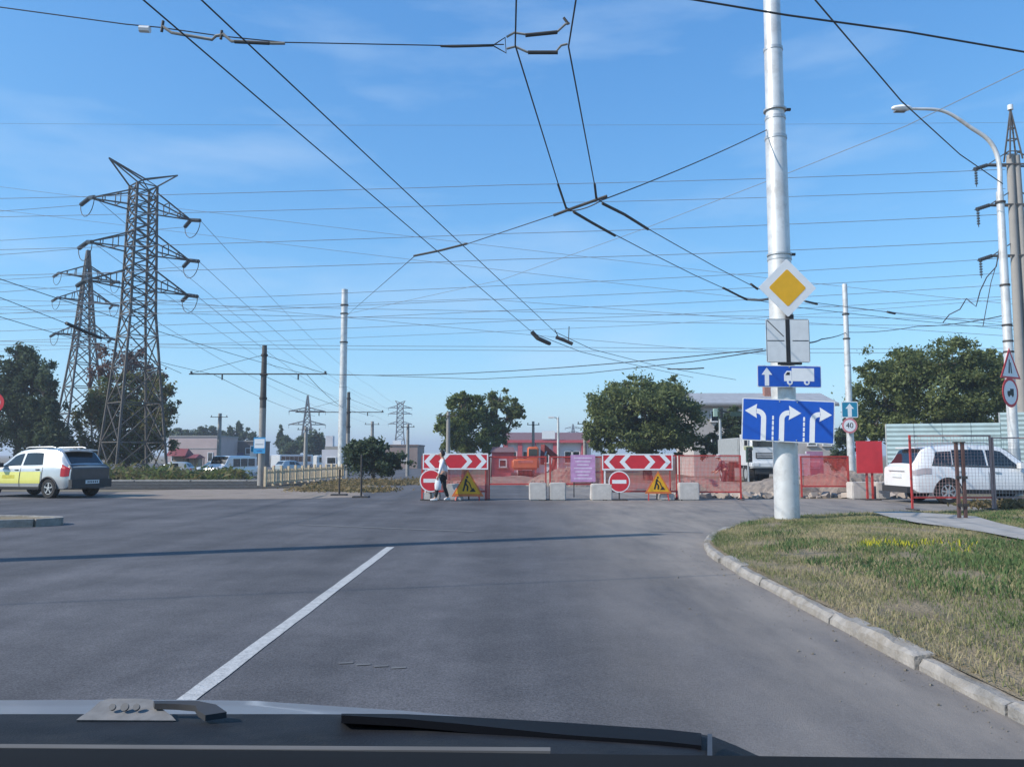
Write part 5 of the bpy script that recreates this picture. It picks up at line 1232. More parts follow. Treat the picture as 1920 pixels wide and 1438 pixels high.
for sg in (1, -1):
    hs.patch(1.12, 1.98, .28, .80, sg, .008).build('yellow_door_panel', YELL, tx); hs.patch(2.02, 2.95, .28, .80, sg, .008).build('yellow_door_panel', YELL, tx)
    hs.patch(2.22, 2.76, .50, .66, sg, .012).build('blurred_print', M('dull_lettering', (0.48, 0.44, 0.05), 0.6), tx)
    hs.patch(1.12, 1.95, 1.12, 1.86, sg, .012, .10, -.02).build('rear_window', GLASSD, tx)
    hs.patch(2.05, 2.88, 1.12, 1.86, sg, .012, .0, -.42).build('front_window', GLASSD, tx)
    hs.patch(1.18, 2.92, .0, .13, sg, .02).build('sill_cladding', PLAST, tx)
    hs.patch(.04, .30, .58, 1.30, sg, .012, 0, .03).build('tail_light', TAIL, tx)
    hs.patch(1.2, 1.34, .86, .91, sg, .025).build('door_handle', PLAST, tx); hs.patch(2.1, 2.24, .86, .91, sg, .025).build('door_handle', PLAST, tx)
    MB().box((2.78, sg * .98, 1.02), (.16, .20, .15)).build('mirror', PLAST, tx)
    for x in (1.06, 2.0, 2.97): hs.patch(x, x + .012, .14, .99, sg, .0115).build('door_seam', PLAST, tx)
    for x in wx: MB().tube([(x + rw * 1.2 * math.cos(R(a)), sg * .862, rw * .96 + rw * 1.2 * math.sin(R(a))) for a in range(0, 181, 12)], .028, 8).build('wheel_arch', PLAST, tx, True)
    MB().tube([(.85, sg * .56, 1.57), (1.0, sg * .57, 1.60), (2.0, sg * .56, 1.59), (2.15, sg * .55, 1.55)], .02, 8).build('roof_rail', GALV, tx, True)
    for x in wx: make_wheel(tx, x, sg * .75, rw)
hs.top_patch(.16, .50, .86).build('rear_screen', GLASSD, tx); hs.top_patch(2.40, 3.0, .92).build('windscreen', GLASSD, tx)
TGSHADE = M('shaded_silver_tailgate', (0.05, 0.052, 0.056), .4, coat=.5)  # silver tailgate coloured dark: the shade on the car's rear is in the paint
bm_t = MB().add([(-.03, -.70, .58), (-.03, .70, .58), (-.035, .72, .92), (.10, .69, 1.05), (.10, -.69, 1.05), (-.035, -.72, .92), (.06, -.72, .58), (.06, .72, .58), (.16, .70, 1.02), (.16, -.70, 1.02)], [(0, 1, 2, 5), (5, 2, 3, 4), (0, 6, 7, 1), (1, 7, 8, 3, 2), (0, 5, 4, 9, 6), (4, 3, 8, 9), (6, 9, 8, 7)]).build('tailgate', TGSHADE, tx)
MB().box((-.03, 0, .45), (.14, 1.52, .26)).build('rear_bumper', PLAST, tx)
MB().box((-.105, 0, .50), (.012, .52, .115)).build('number_plate', OFFW, tx)
for k in range(6): MB().box((-.113, -.18 + .07 * k, .50), (.004, .035, .06)).build('plate_mark', BLK, tx)
MB().box((.44, 0, 1.50), (.28, 1.1, .03), ry=-.12).build('roof_spoiler', SIL, tx)

# --- white off-road wagon at right
WHT = paint('white_car_paint', (0.74, 0.75, 0.76), 0.0)
ss = CarShape(4.66, 1.82,
    top=[(0, 1.05), (.08, 1.10), (.22, 1.26), (.42, 1.54), (.75, 1.64), (1.6, 1.69), (2.4, 1.68), (2.8, 1.60), (3.45, 1.14), (3.9, 1.06), (4.4, .92), (4.66, .78)],
    belt=[(0, 1.0), (.4, 1.09), (1.3, 1.06), (2.8, 1.02), (3.5, 1.0), (4.2, .9), (4.66, .7)],
    low=[(0, .42), (.2, .30), (4.3, .28), (4.66, .36)],
    wid=[(0, .88), (.15, .96), (.6, 1.0), (3.7, 1.0), (4.35, .93), (4.66, .74)],
    twid=[(0, .82), (.45, .76), (1.6, .78), (2.8, .73), (3.5, .84), (4.2, .84), (4.66, .66)])
sv = thing('white_suv', 'white estate off-road car behind the red mesh fence at right', 'car', (0, 0, 0.004)); sc2 = 1.06
nc = Gd(1716, 945.5); sv.rotation_euler = (0, 0, 0.02); sv.scale = (sc2,) * 3; sv.location = (nc.x - 0.05, nc.y + .91 * sc2, 0.004)
rw = 0.345; wx = (1.02, 3.69)
link('body', cut_arches(ss.body(), wx, rw, 1.82), WHT, sv)
for sg in (-1, 1):
    ss.patch(.62, 1.18, 1.10, 1.80, sg, .012, .16, .02).build('quarter_window', GLASSD, sv)
    ss.patch(1.22, 2.18, 1.10, 1.86, sg, .012, .02, -.02).build('rear_window', GLASSD, sv)
    ss.patch(2.24, 3.22, 1.10, 1.86, sg, .012, .0, -.52).build('front_window', GLASSD, sv)
    ss.patch(1.42, 3.25, .0, .16, sg, .015).build('sill_cladding', PLAST, sv)
    ss.patch(.05, .55, .70, .92, sg, .010).build('tail_light', M('clear_tail_light', (0.40, .36, .37), .15), sv)
    for x in (1.35, 2.38): ss.patch(x, x + .16, .80, .85, sg, .028).build('door_handle', GALV, sv)
    for x in (1.26, 2.215, 3.2): ss.patch(x, x + .012, .16, .99, sg, .0035).build('door_seam', PLAST, sv)
    MB().box((3.1, sg * 1.02, 1.10), (.17, .2, .16)).build('mirror', WHT, sv)
    for x in wx: MB().tube([(x + rw * 1.2 * math.cos(R(a)), sg * .895, rw * .96 + rw * 1.2 * math.sin(R(a))) for a in range(0, 181, 12)], .02, 8).build('wheel_arch', PLAST, sv, True)
    ss.patch(.60, 3.24, 1.01, 1.075, sg, .016).build('belt_trim', PLAST, sv)
    MB().tube([(.7, sg * .60, 1.70), (.85, sg * .61, 1.74), (2.3, sg * .60, 1.75), (2.5, sg * .58, 1.69)], .018, 8).build('roof_rail', GALV, sv, True)
    for x in wx: make_wheel(sv, x, sg * .79, rw, .22, 7)
ss.top_patch(.12, .42, .86).build('rear_screen', GLASSD, sv); ss.top_patch(2.84, 3.42, .92).build('windscreen', GLASSD, sv)
MB().box((-.02, 0, .40), (.16, 1.5, .18)).build('rear_bumper', PLAST, sv)
MB().box((-.012, 0, .80), (.03, .54, .12)).build('number_plate', OFFW, sv)
MB().box((-.01, 0, .93), (.03, .9, .025)).build('chrome_strip', GALV, sv)
MB().box((.40, 0, 1.62), (.26, 1.15, .03), ry=-.1).build('roof_spoiler', WHT, sv)

# --- far vehicles (a minibus, cars, a bus) on the street beyond the tram tracks
def far_car(label, px, base_py, D, heading, col, kind='car', scale=1.0):
    q = P(px, base_py, D); t = thing({'car': 'parked_car', 'van': 'minibus', 'bus': 'bus'}[kind], label, {'car': 'car', 'van': 'van', 'bus': 'bus'}[kind], (q.x, D, gz(D) + .035), heading)
    t.scale = (scale,) * 3
    m_ = paint('car_paint_%d' % int(1000 * sum(col)), col, .2)
    if kind == 'car':
        sh = hs; MBo = sh.body(24); MBo.build('body', m_, t, True)
        for sg in (1, -1):
            sh.patch(1.12, 1.95, 1.12, 1.86, sg, .012, .10, -.02, 3, 2).build('rear_window', GLASSD, t); sh.patch(2.05, 2.88, 1.12, 1.86, sg, .012, .0, -.42, 3, 2).build('front_window', GLASSD, t)
            for x in (.78, 3.3): make_wheel(t, x, sg * .78, .305)
            MB().box((4.0, sg * .55, .72), (.14, .3, .13)).build('headlight', HEADL, t); MB().box((.02, sg * .62, .85), (.1, .22, .2)).build('tail_light', TAIL, t)
        sh.top_patch(2.4, 3.0, .92).build('windscreen', GLASSD, t); sh.top_patch(.16, .5, .86).build('rear_screen', GLASSD, t)
    else:
        L, Wd, H = (5.2, 1.95, 2.15) if kind == 'van' else (10.5, 2.4, 2.8)
        nose = .9 if kind == 'van' else .15
        sh = CarShape(L, Wd, top=[(0, H * .97), (.12, H), (L - nose - .9, H), (L - nose - .55, H * .98), (L - nose + .05, H * .58), (L - .1, H * .50), (L, H * .42)] if kind == 'van' else [(0, H * .96), (.2, H), (L - .4, H), (L, H * .92)],
                     belt=[(0, H * .52), (L - nose, H * .50), (L, H * .40)] if kind == 'van' else [(0, H * .45), (L, H * .45)], low=[(0, .32), (L, .32)], wid=[(0, .96), (.3, 1), (L - .6, 1), (L, .86)], twid=[(0, .88), (.3, .92), (L - nose - .8, .92), (L, .78)])
        sh.body(28).build('body', m_, t, True)
        nwin = 3 if kind == 'van' else 7
        for sg in (1, -1):
            span = (L - nose - .9 - .4) / nwin
            for k in range(nwin): sh.patch(.35 + span * k, .35 + span * (k + .9), 1.1, 1.8, sg, .012, 0, 0, 2, 2).build('side_window', GLASSD, t)
            for x in (.95, L - 1.0): make_wheel(t, x, sg * (Wd / 2 - .12), .36 if kind == 'van' else .46, .24)
            MB().box((L - .02, sg * Wd * .33, H * .36), (.1, .3, .18)).build('headlight', HEADL, t)
        if kind == 'van': sh.top_patch(L - nose - .48, L - nose + .02, .92).build('windscreen', GLASSD, t); MB().box((L + .0, 0, .62), (.06, .9, .22)).build('grille', PLAST, t)
        else: MB().box((L + .0, 0, H * .66), (.05, Wd * .72, H * .38)).build('windscreen', GLASSD, t)
        MB().box((L - .02, 0, .42), (.16, Wd * .8, .16)).build('bumper', PLAST, t)
    return t
far_car('white minibus coming towards the camera left of the tram pole', 466, 897, 74, -math.pi / 2 - .35, (.72, .73, .74), 'van')
far_car('small white car behind the minibus at left', 436, 888, 86, -math.pi / 2 - .9, (.62, .64, .66), 'car')
far_car('pale blue grey car parked near the red canopy', 362, 893, 78, math.pi, (.34, .40, .45), 'car')
far_car('white car by the pale pole at the pink building', 420, 888, 92, 0.2, (.66, .67, .68), 'car')
far_car('dark car under the small red canopy', 398, 884, 100, .1, (.10, .10, .11), 'car')
far_car('white bus behind the picket fence', 516, 880, 125, 1.15, (.60, .61, .62), 'bus', .8)
far_car('pale blue van in front of the white bus', 520, 886, 96, 0.9, (.40, .47, .50), 'car')
far_car('white van right of the bus by the white steel pole', 590, 888, 108, 0.5, (.66, .66, .64), 'van')
BD = 100; q = P(626, 880, BD); t = thing('water_kiosk', 'small white stepped kiosk left of the white steel pole', 'kiosk', (q.x, BD, gz(BD)))
for k, (w_, z0, z1_) in enumerate(((2.6, 0, 2.9), (1.9, 2.9, 3.3))): MB().box((0, 0, (z0 + z1_) / 2), (w_, 2, z1_ - z0)).build(['wall', 'roof'][k], [WWALL, CONC][k], t)
MB().box((-.55, 0, 3.95), (.9, .9, 1.3)).build('roof_box', WWALL, t); window(t, -.7, .5, 1.1, 2.0, -1.0)

# ------------------------------------------------------------------ picket fence by the tram pole
CREAM = M('cream_fence_paint', (0.66, 0.52, 0.34), 0.8, var=0.15, scale=4, dirt=(.42, .31, .20), dscale=5)
pf0 = P(497, 905, 37.5); pf1 = P(645, 897, 50.0)
v_ = Vector((pf1.x - pf0.x, 50.0 - 37.5)); t = thing('picket_fence', 'low cream picket fence right of the tram pole', 'fence', (pf0.x, 37.5, 0.0), math.atan2(v_.y, v_.x))
Lp = v_.length; k = 0; pm1 = MB().box((0, 0, .46), (.08, .03, .66)).mesh('picket'); pm2 = MB().box((0, 0, .47), (.13, .1, .94)).mesh('post')
x = 0.0
while x < Lp:
    if k % 5 == 0: o = link('post', pm2, CREAM, t)
    else: o = link('picket', pm1, CREAM, t)
    o.location = (x, 0, random.uniform(-.02, .02)); x += 0.2; k += 1
for z in (.2, .68): MB().box((Lp / 2, .04, z), (Lp, .04, .06)).build('rail', CREAM, t)

# ------------------------------------------------------------------ roadworks barriers
FD = 26.7; mf = FD / F
def net(w_, h_, x0, z0, sp_=0.055, th=0.0075):
    m_ = MB(); x = x0
    while x <= x0 + w_ + 1e-6: m_.bar((x, 0, z0), (x, 0, z0 + h_), th); x += sp_
    z = z0
    while z <= z0 + h_ + 1e-6: m_.bar((x0, 0.0075, z), (x0 + w_, 0.0075, z), th); z += sp_
    return m_
def barrier(label, px0, px1, zb, zt, D=FD, yaw=0.0, mat=REDP, netmat=None, sp_=.042, th=.0115, base=0.0, feet=True, mid=None, pw_=.05, rmat=None):
    a = P(px0, 852, D); w_ = (px1 - px0) * D / F
    t = thing('barrier_fence', label, 'barrier', (a.x, D, base), yaw, 'red mesh barrier fences')
    fr = MB()
    for x in (0.02, w_ - .02): MB().bar((x, 0, 0), (x, 0, zt), pw_).build('post', rmat if (rmat and x > 1) else mat, t)
    for z in ((zb, zt - .02) if mid is None else (zb, mid, zt - .02)): MB().bar((.045, 0, z), (w_ - .045, 0, z), pw_ * .9).build('rail', rmat if (rmat and z > 1) else mat, t)
    if feet:
        for x in (0.02, w_ - .02): MB().box((x, -.0, .02), (.07, .55, .035)).build('foot', STEEL, t)
    n = net(w_ - .1, zt - zb - .06, .05, zb + .03, sp_, th).build('mesh', netmat or mat, t); n['kind'] = 'stuff'
    return t
NETR = M('faded_red_net', (0.58, 0.085, 0.07), 0.7, var=.2)
barrier('red mesh barrier under the left arrow board', 791, 914, .28, 1.46, netmat=NETR)
barrier('red mesh barrier just right of the left arrow board', 916, 1024, .52, 1.44, netmat=NETR, th=.008)
barrier('red mesh barrier left of the lilac notice board', 1030, 1130, .52, 1.44, netmat=NETR)
barrier('red mesh barrier under the right arrow board', 1133, 1268, .28, 1.48, netmat=NETR)
barrier('dense red mesh barrier right of the right arrow board', 1272, 1388, .26, 1.48, netmat=NETR, sp_=.045, th=.009)
barrier('red mesh barrier right of the thick pole', 1500, 1590, .40, 1.45, FD + 1.2, netmat=NETR)
barrier('red mesh panel with pale net in front of the white car', 1705, 1858, .30, 1.80, 19.4, netmat=M('pale_pink_net', (.5, .33, .32), .7), base=.17, th=.0045, sp_=.08, pw_=.04, rmat=M('worn_grey_red_paint', (.36, .24, .22), .7))
barrier('second mesh panel continuing to the right frame edge', 1860, 2010, .30, 1.75, 19.4, mat=M('worn_grey_red_paint', (.36, .24, .22), .7), netmat=M('grey_wire_net', (.42, .40, .40), .6), base=.17, th=.0042, sp_=.08, pw_=.035)
t = thing('notice_board', 'lilac notice board with white text lines on the barrier', 'notice board', P(1093, 878, FD - .05))
plate(t, 'board', rrect(46 * mf, 50 * mf, .01), M('lilac_board', (.50, .27, .48), .6))
for k in range(7): mark(t, 'text_line', rrect((34 - 6 * (k % 3)) * mf, 2.2 * mf, .004, 2, 0, (19 - 6.3 * k) * mf), M('lilac_white_text', (.66, .55, .68), .6))
for sx in (-1, 1): MB().bar((sx * .3, .03, -.45), (sx * .3, .03, -.95), .03).build('hanger', STEEL, t)
def arrow_board(label, px, py, w_px, rz=0):
    D = FD - .07; t = thing('arrow_board', label, 'arrow board', P(px, py, D), rz); mk = D / F; w_, h_ = w_px * mk, 30 * mk; H = h_ / 2
    plate(t, 'plate', rrect(w_, h_, .02), RED)
    for a, b, c, d in ((0, H - .022, w_, .045), (0, -H + .022, w_, .045)): mark(t, 'white_border', [(a - c / 2, b - d / 2), (a + c / 2, b - d / 2), (a + c / 2, b + d / 2), (a - c / 2, b + d / 2)], WHITE)
    for sx in (-1, 1): mark(t, 'white_border', [(sx * (w_ / 2 - .04), -H + .046), (sx * w_ / 2, -H + .046), (sx * w_ / 2, H - .046), (sx * (w_ / 2 - .04), H - .046)][::sx], WHITE)
    zi = H - .046
    for sx in (-1, 1):
        for c in (.36, .80):
            x0 = c * w_ / 2; tw = .17; d = .20
            mark(t, 'chevron', [(sx * (x0 - d), zi), (sx * (x0 - d + tw), zi), (sx * (x0 + tw), 0), (sx * (x0 - d + tw), -zi), (sx * (x0 - d), -zi), (sx * x0, 0)], WHITE)
    for sx in (-1, 1):
        MB().bar((sx * w_ * .46, .02, -H), (sx * w_ * .46, .02, -(P(px, py, D).z)), .04).build('post', WHITE if sx < 0 else REDP, t)
    return t
arrow_board('left red and white chevron arrow board behind the pedestrian', 854, 865, 122)
arrow_board('right red and white chevron arrow board', 1195, 866, 132)
def no_entry(label, px, py, r_px):
    D = FD - .28; t = thing('no_entry_sign', label, 'road sign', P(px, py, D)); mk = D / F; r_ = r_px * mk
    plate(t, 'plate', circ(r_, 32), WHITE); mark(t, 'red_disc', circ(r_ * .9, 32), RED)
    mark(t, 'white_bar', [(-r_ * .66, -r_ * .17), (r_ * .66, -r_ * .17), (r_ * .66, r_ * .17), (-r_ * .66, r_ * .17)], WHITE, -.0165)
    zc = P(px, py, D).z; MB().bar((0, .03, 0), (0, .03, -zc + .03), .04).build('post', STEEL, t); MB().box((0, .05, -zc + .02), (.5, .4, .035)).build('foot', STEEL, t)
no_entry('left round no entry sign partly hidden by the pedestrian', 808, 901, 21)
no_entry('right round no entry sign below the right arrow board', 1161, 903, 20)
def works(label, px, py, h_px, rz=0):
    D = FD - .33; t = thing('roadworks_sign', label, 'road sign', P(px, py, D), rz); mk = D / F; h = h_px * mk; a = h * .60
    T = lambda s_: [(-a * s_, -h / 2 * s_ - h * .06 * (1 - s_)), (a * s_, -h / 2 * s_ - h * .06 * (1 - s_)), (0, h / 2 * s_ - h * .12 * (1 - s_) * 0)]
    plate(t, 'plate', T(1), M('orange_red_border', (.62, .16, .04), .5))
    mark(t, 'yellow_field', T(.8), M('amber_field', (.70, .36, .01), .5))
    s_ = h * .5
    mark(t, 'digger_body', stroke([(-.10 * s_, .30 * s_), (-.18 * s_, -.05 * s_)], .16 * s_), BLK, -.0165)
    mark(t, 'digger_leg', stroke([(-.18 * s_, -.05 * s_), (-.34 * s_, -.62 * s_)], .13 * s_), BLK, -.0165)
    mark(t, 'digger_leg', stroke([(-.16 * s_, -.05 * s_), (.0, -.28 * s_), (-.02 * s_, -.62 * s_)], .12 * s_), BLK, -.0195)
    mark(t, 'digger_head', circ(.085 * s_, 12, -.04 * s_, .42 * s_), BLK, -.0165)
    mark(t, 'digger_shovel', stroke([(-.12 * s_, .20 * s_), (.14 * s_, -.02 * s_), (.30 * s_, -.45 * s_)], .07 * s_), BLK, -.0225)
    mark(t, 'spoil_heap', [(.14 * s_, -.66 * s_), (.62 * s_, -.66 * s_), (.40 * s_, -.36 * s_)], BLK, -.0165)
    zc = P(px, py, D).z; MB().bar((0, .05, h * .3), (0, .3, -zc + .02), .04).build('rear_leg', STEEL, t)
    for sx in (-1, 1): MB().bar((sx * a * .7, .02, -h / 2), (sx * a * .75, -.05, -zc), .035).build('front_leg', REDP, t)
works('left roadworks triangle with digging man', 877, 905, 50, -.08); works('right roadworks triangle with digging man', 1234, 904, 42)
def block_(label, px0, px1, pyt, D=FD - .05, dep=.5, yaw=0.0, hgt=None):
    w_ = (px1 - px0) * D / F; q = P((px0 + px1) / 2, 900, D); h = hgt or (P(px0, pyt, D - dep / 2).z)
    bm = bmesh.new(); bmesh.ops.create_cube(bm, size=1.0); bmesh.ops.scale(bm, vec=(w_, dep, h), verts=bm.verts); bmesh.ops.bevel(bm, geom=bm.edges[:], offset=.03, segments=2, affect='EDGES')
    bmesh.ops.translate(bm, vec=(0, 0, h / 2), verts=bm.verts)
    for v in bm.verts: v.co += Vector((random.uniform(-.006, .006), random.uniform(-.006, .006), random.uniform(-.006, .006)))
    me = bpy.data.meshes.new('concrete_block'); bm.to_mesh(me); bm.free()
    t = thing('concrete_block', label, 'concrete block', (q.x, D, .004), yaw, 'concrete ballast blocks')
    link('block', me, M('pale_block_concrete', (.52, .49, .46), .9, var=.12, scale=5, bump=.4, dirt=(.32, .28, .25), dscale=3), t)
    for sx in (-.25, .25):
        pts_ = [(sx * w_ - .05, 0, h - .02), (sx * w_ - .05, 0, h + .05), (sx * w_ + .05, 0, h + .05), (sx * w_ + .05, 0, h - .02)]
        MB().tube(pts_, .009, 6).build('lifting_loop', STEEL, t)
block_('concrete block left of the lilac board, left one of two', 992, 1024, 905)
block_('concrete block left of the lilac board, right one of two', 1030, 1060, 905)
block_('concrete block touching the right no entry sign', 1107, 1146, 907)
block_('concrete block right of the right roadworks triangle', 1270, 1308, 905)
block_('low concrete block under the right roadworks triangle', 1234, 1262, 926, FD - .05, .45)
block_('concrete block behind the pedestrian', 838, 868, 907)
block_('low pale block under the left no entry sign', 797, 826, 923, FD - .02, .45)
block_('long concrete block left of the red board post', 1592, 1630, 904, FD + .6)
block_('short concrete block right of the red board post', 1638, 1662, 904, FD + .6)
# red board on its post
t = thing('red_board', 'plain red board on a double post beside the white car', 'board', (P(1631, 900, FD).x, FD, 0))
z0, z1_ = P(0, 887, FD).z, P(0, 827, FD).z
MB().box((0, -.03, (z0 + z1_) / 2), (48 * mf, .03, z1_ - z0)).build('panel', M('red_fabric', (.56, .035, .045), .6, var=.12, scale=3), t)
for sx in (-.09, .09): MB().bar((sx, .02, 0), (sx, .02, z1_ - .02), .06).build('post', REDP, t)
for z in (z0 + .05, z1_ - .05): MB().bar((-.42, .02, z), (.42, .02, z), .035).build('cross_rail', STEEL, t)
MB().box((0, 0, .02), (.5, .5, .04)).build('foot', STEEL, t)
# lilac banner panels right of the thick pole
for lab, px, w_, h_, col, D in (('pale pink hoarding panel right behind the thick pole', 1507, 22, 58, (.55, .42, .48), 33), ('lilac hoarding panel right of the thick pole', 1528, 30, 62, (.36, .18, .28), 33.3)):
    q = P(px, 870, D); t = thing('hoarding_panel', lab, 'hoarding', (q.x, D, .25)); mk = D / F
    MB().box((0, 0, h_ * mk * .5), (w_ * mk, .04, h_ * mk)).build('panel', M('hoard_%d' % px, col, .7, var=.1), t)
    for sx in (-1, 1): MB().bar((sx * w_ * mk * .5, .04, -.3), (sx * w_ * mk * .5, .04, h_ * mk), .05).build('post', OFFW, t)
    for k in range(3): MB().box((0, -.024, h_ * mk * (.3 + .2 * k)), (w_ * mk * .6, .008, .05)).build('text_line', M('pink_text', (.6, .4, .5), .7), t)
# loose posts
for lab, px, top_, by in (('thin rusty post on a base plate below the white steel pole', 636, 880, 929), ('taller thin rusty post on a base plate right of the first', 677, 852, 933)):
    q = Gd(px, by); t = thing('post', lab, 'post', q); h = P(px, top_, q.y).z
    MB().tube([(0, 0, 0), (0, 0, h)], .035, 10).build('shaft', STEEL, t, True); MB().box((0.0, 0, .03), (.55, .4, .06)).build('base_plate', STEEL, t)
for lab, px in (('left one of two dark posts in front of the white car', 1799), ('right one of two dark posts in front of the white car', 1811)):
    q = Gd(px, 975, .2); t = thing('post', lab, 'post', q, group='dark twin posts'); h = P(px, 830, q.y).z - .2
    MB().bar((0, 0, -.05), (0, 0, h), .055).build('shaft', M('brown_rusty_post', (.10, .055, .05), .8, var=.2), t); MB().box((0, 0, h + .01), (.09, .09, .02)).build('cap', STEEL, t)
    for z in (.3, h * .55): MB().box((0, -.045, z), (.10, .02, .06)).build('hinge', STEEL, t)
# traffic signal posts
for lab, px, top_, D in (('traffic signal on grey pole in front of the pale house', 1352, 767, 50), ('thin traffic signal post with dark head left of the white truck', 1403, 842, 37)):
    q = P(px, 880, D); t = thing('traffic_signal', lab, 'traffic signal', (q.x, D, gz(D))); h = P(px, top_, D).z - gz(D)
    r_ = .10 if D > 40 else .045
    MB().tube([(0, 0, 0), (0, 0, h)], [r_, r_ * .8], 12).build('pole', GALV, t, True)
    hd_ = MB().box((0.0, -.18, h - .25), (.24, .2, .7)).build('signal_head', M('dark_green_signal', (.03, .06, .05), .6), t)
    for k in range(3): MB().tube([(0, -.28, h - .03 - .22 * k), (0, -.42, h - .05 - .22 * k)], .085, 12).build('visor', PLAST, hd_)
    if D > 40:
        MB().bar((0, 0, h - .12), (1.5, 0, h - .3), .09).build('arm', STEEL, t); MB().box((1.0, -.1, h - .32), (.75, .2, .28)).build('second_head', M('dark_green_signal', (.03, .06, .05), .6), t)
        MB().box((-.28, 0, h - .22), (.22, .25, .5)).build('control_box', M('pale_green_box', (.30, .42, .36), .6), t)
    else: MB().box((0, -.1, h + .05), (.42, .05, .18)).build('top_plate', M('pale_yellow_plate', (.6, .58, .35), .6), t)

# ------------------------------------------------------------------ spoil heaps and planks
def mound(label, px, D, rx, ry, h, seed):
    rg = np.random.default_rng(seed); n = 34; vs = []; fs = []
    c = P(px, 900, D).x
    ph = rg.uniform(0, 6, 12)
    for i in range(n + 1):
        for j in range(n + 1):
            u, v = i / n * 2 - 1, j / n * 2 - 1; r2 = u * u + v * v
            z = h * max(0, 1 - r2) ** .8 * (0.75 + .25 * math.sin(3.1 * u + ph[0]) * math.cos(2.7 * v + ph[1])) + .07 * h * math.sin(9 * u + ph[2]) * math.sin(8 * v + ph[3]) * max(0, 1 - r2) + rg.uniform(-.04, .04) * h * (r2 < .95)
            vs.append((u * rx, v * ry, z - .03))
    fs = [(i * (n + 1) + j, (i + 1) * (n + 1) + j, (i + 1) * (n + 1) + j + 1, i * (n + 1) + j + 1) for i in range(n) for j in range(n)]
    me = bpy.data.meshes.new('spoil_heap'); me.from_pydata(vs, [], fs); me.update()
    o = link('spoil_heap', me, SAND); o.location = (c, D, 0); return tag(o, label, 'dirt heap', 'heaps of dug earth')
mound('wide low earth heap behind the dense mesh barrier', 1340, 30.5, 2.6, 1.8, .75, 1)
mound('earth heap directly behind the thick pole', 1440, 29.3, 2.4, 1.5, .75, 2)
mound('earth heap with planks right of the thick pole', 1555, 30.2, 2.4, 1.9, 1.05, 3)
mound('earth heap behind the red board', 1650, 30.6, 2.0, 1.6, .95, 4)
mound('grassy earth heap behind the lilac notice board', 1062, 39, 2.0, 1.5, 1.05, 5)
mound('flat earth heap behind the excavator track', 940, 41, 3.0, 1.5, .5, 6)
WOOD = M('weathered_plank', (.17, .14, .11), .9, var=.25, scale=4)
for i, (a, b) in enumerate((((1552, 905, 29.2), (1592, 922, 28.8)), ((1570, 892, 30.0), (1590, 900, 29.6)), ((1600, 933, 27.9), (1650, 924, 28.6)), ((1405, 925, 28.2), (1445, 934, 27.8)))):
    A_p, B_p = P(*a), P(*b); A_p.z = max(A_p.z, .08); B_p.z = max(B_p.z, .08)
    o = MB().bar(A_p, B_p, .2, .05).build('plank', WOOD); tag(o, ['long dark plank leaning on the earth heap', 'short dark plank on top of the earth heap', 'plank lying on the ground under the red board', 'plank lying left of the thick pole foot'][i], 'plank')
# scattered rubble
rub = MB()
for _ in range(420):
    x, y = RNG.uniform(8.2, 13.6), RNG.uniform(27.6, 30.5)
    if RNG.random() < .35: x, y = RNG.uniform(5.5, 9), RNG.uniform(27.4, 29)
    s_ = RNG.uniform(.05, .32) ; rub.box((x, y, s_ * .25), (s_, s_ * .8, s_ * .6), RNG.uniform(0, 6), RNG.uniform(-.5, .5), RNG.uniform(-.5, .5))
o = rub.build('rubble', M('rubble', (.34, .29, .25), .95, var=.35, scale=2)); tag(o, 'loose rubble lumps scattered along the dug-up road edge', 'rubble', kind='stuff')

# ------------------------------------------------------------------ excavator
XD = 44.0; q = P(985, 893, XD); ex = thing('excavator', 'orange excavator seen from behind the mesh barrier', 'excavator', (q.x, XD, 0)); mx_ = XD / F
ORG = M('orange_machine_paint', (.62, .15, .06), .5, var=.1, scale=2, dirt=(.4, .14, .08), dscale=2); DRED = M('dark_red_machine_paint', (.22, .035, .03), .6, var=.15)
for sx in (-.62, .62):
    m_ = MB(); pr = [(-.95, .12), (-.80, .0), (.80, .0), (.95, .12), (.95, .38), (.80, .5), (-.80, .5), (-.95, .38)]
    n_ = len(pr); vs = [(sx - .17, a, z) for a, z in pr] + [(sx + .17, a, z) for a, z in pr]
    m_.add(vs, [tuple(range(n_)), tuple(range(n_, 2 * n_))[::-1]] + [(i, (i + 1) % n_, n_ + (i + 1) % n_, n_ + i) for i in range(n_)])
    tr_ = m_.build('crawler_track', PLAST, ex)
    for k in range(7): MB().box((sx, -.97, .1 + .045 * k), (.36, .03, .02)).build('track_pad', STEEL, tr_)
def bev(t, name, c, d, mat, b=.07, seg=3, rz=0):
    bm = bmesh.new(); bmesh.ops.create_cube(bm, size=1.0); bmesh.ops.scale(bm, vec=d, verts=bm.verts); bmesh.ops.bevel(bm, geom=bm.edges[:], offset=min(b, min(d) * .45), segments=seg, affect='EDGES')
    bmesh.ops.rotate(bm, cent=(0, 0, 0), matrix=Matrix.Rotation(rz, 3, 'Z'), verts=bm.verts); bmesh.ops.translate(bm, vec=c, verts=bm.verts)
    me = bpy.data.meshes.new(name); bm.to_mesh(me); bm.free(); me.polygons.foreach_set('use_smooth', [True] * len(me.polygons))
    try: me.set_sharp_from_angle(angle=R(40))
    except Exception: pass
    return link(name, me, mat, t)
MB().tube([(0, 0, .3), (0, 0, .62)], .4, 16).build('turntable', PLAST, ex)
bev(ex, 'counterweight', (-.02, -.55, .98), (1.5, .7, .62), ORG, .12)
bev(ex, 'engine_cover', (-.05, .2, .98), (1.4, .9, .5), ORG, .08)
MB().box((0, -.905, 1.12), (.8, .012, .14)).build('white_stripe', PALERED, ex)
cab = bev(ex, 'cab', (.42, .35, 1.45), (.62, .95, .95), ORG, .06)
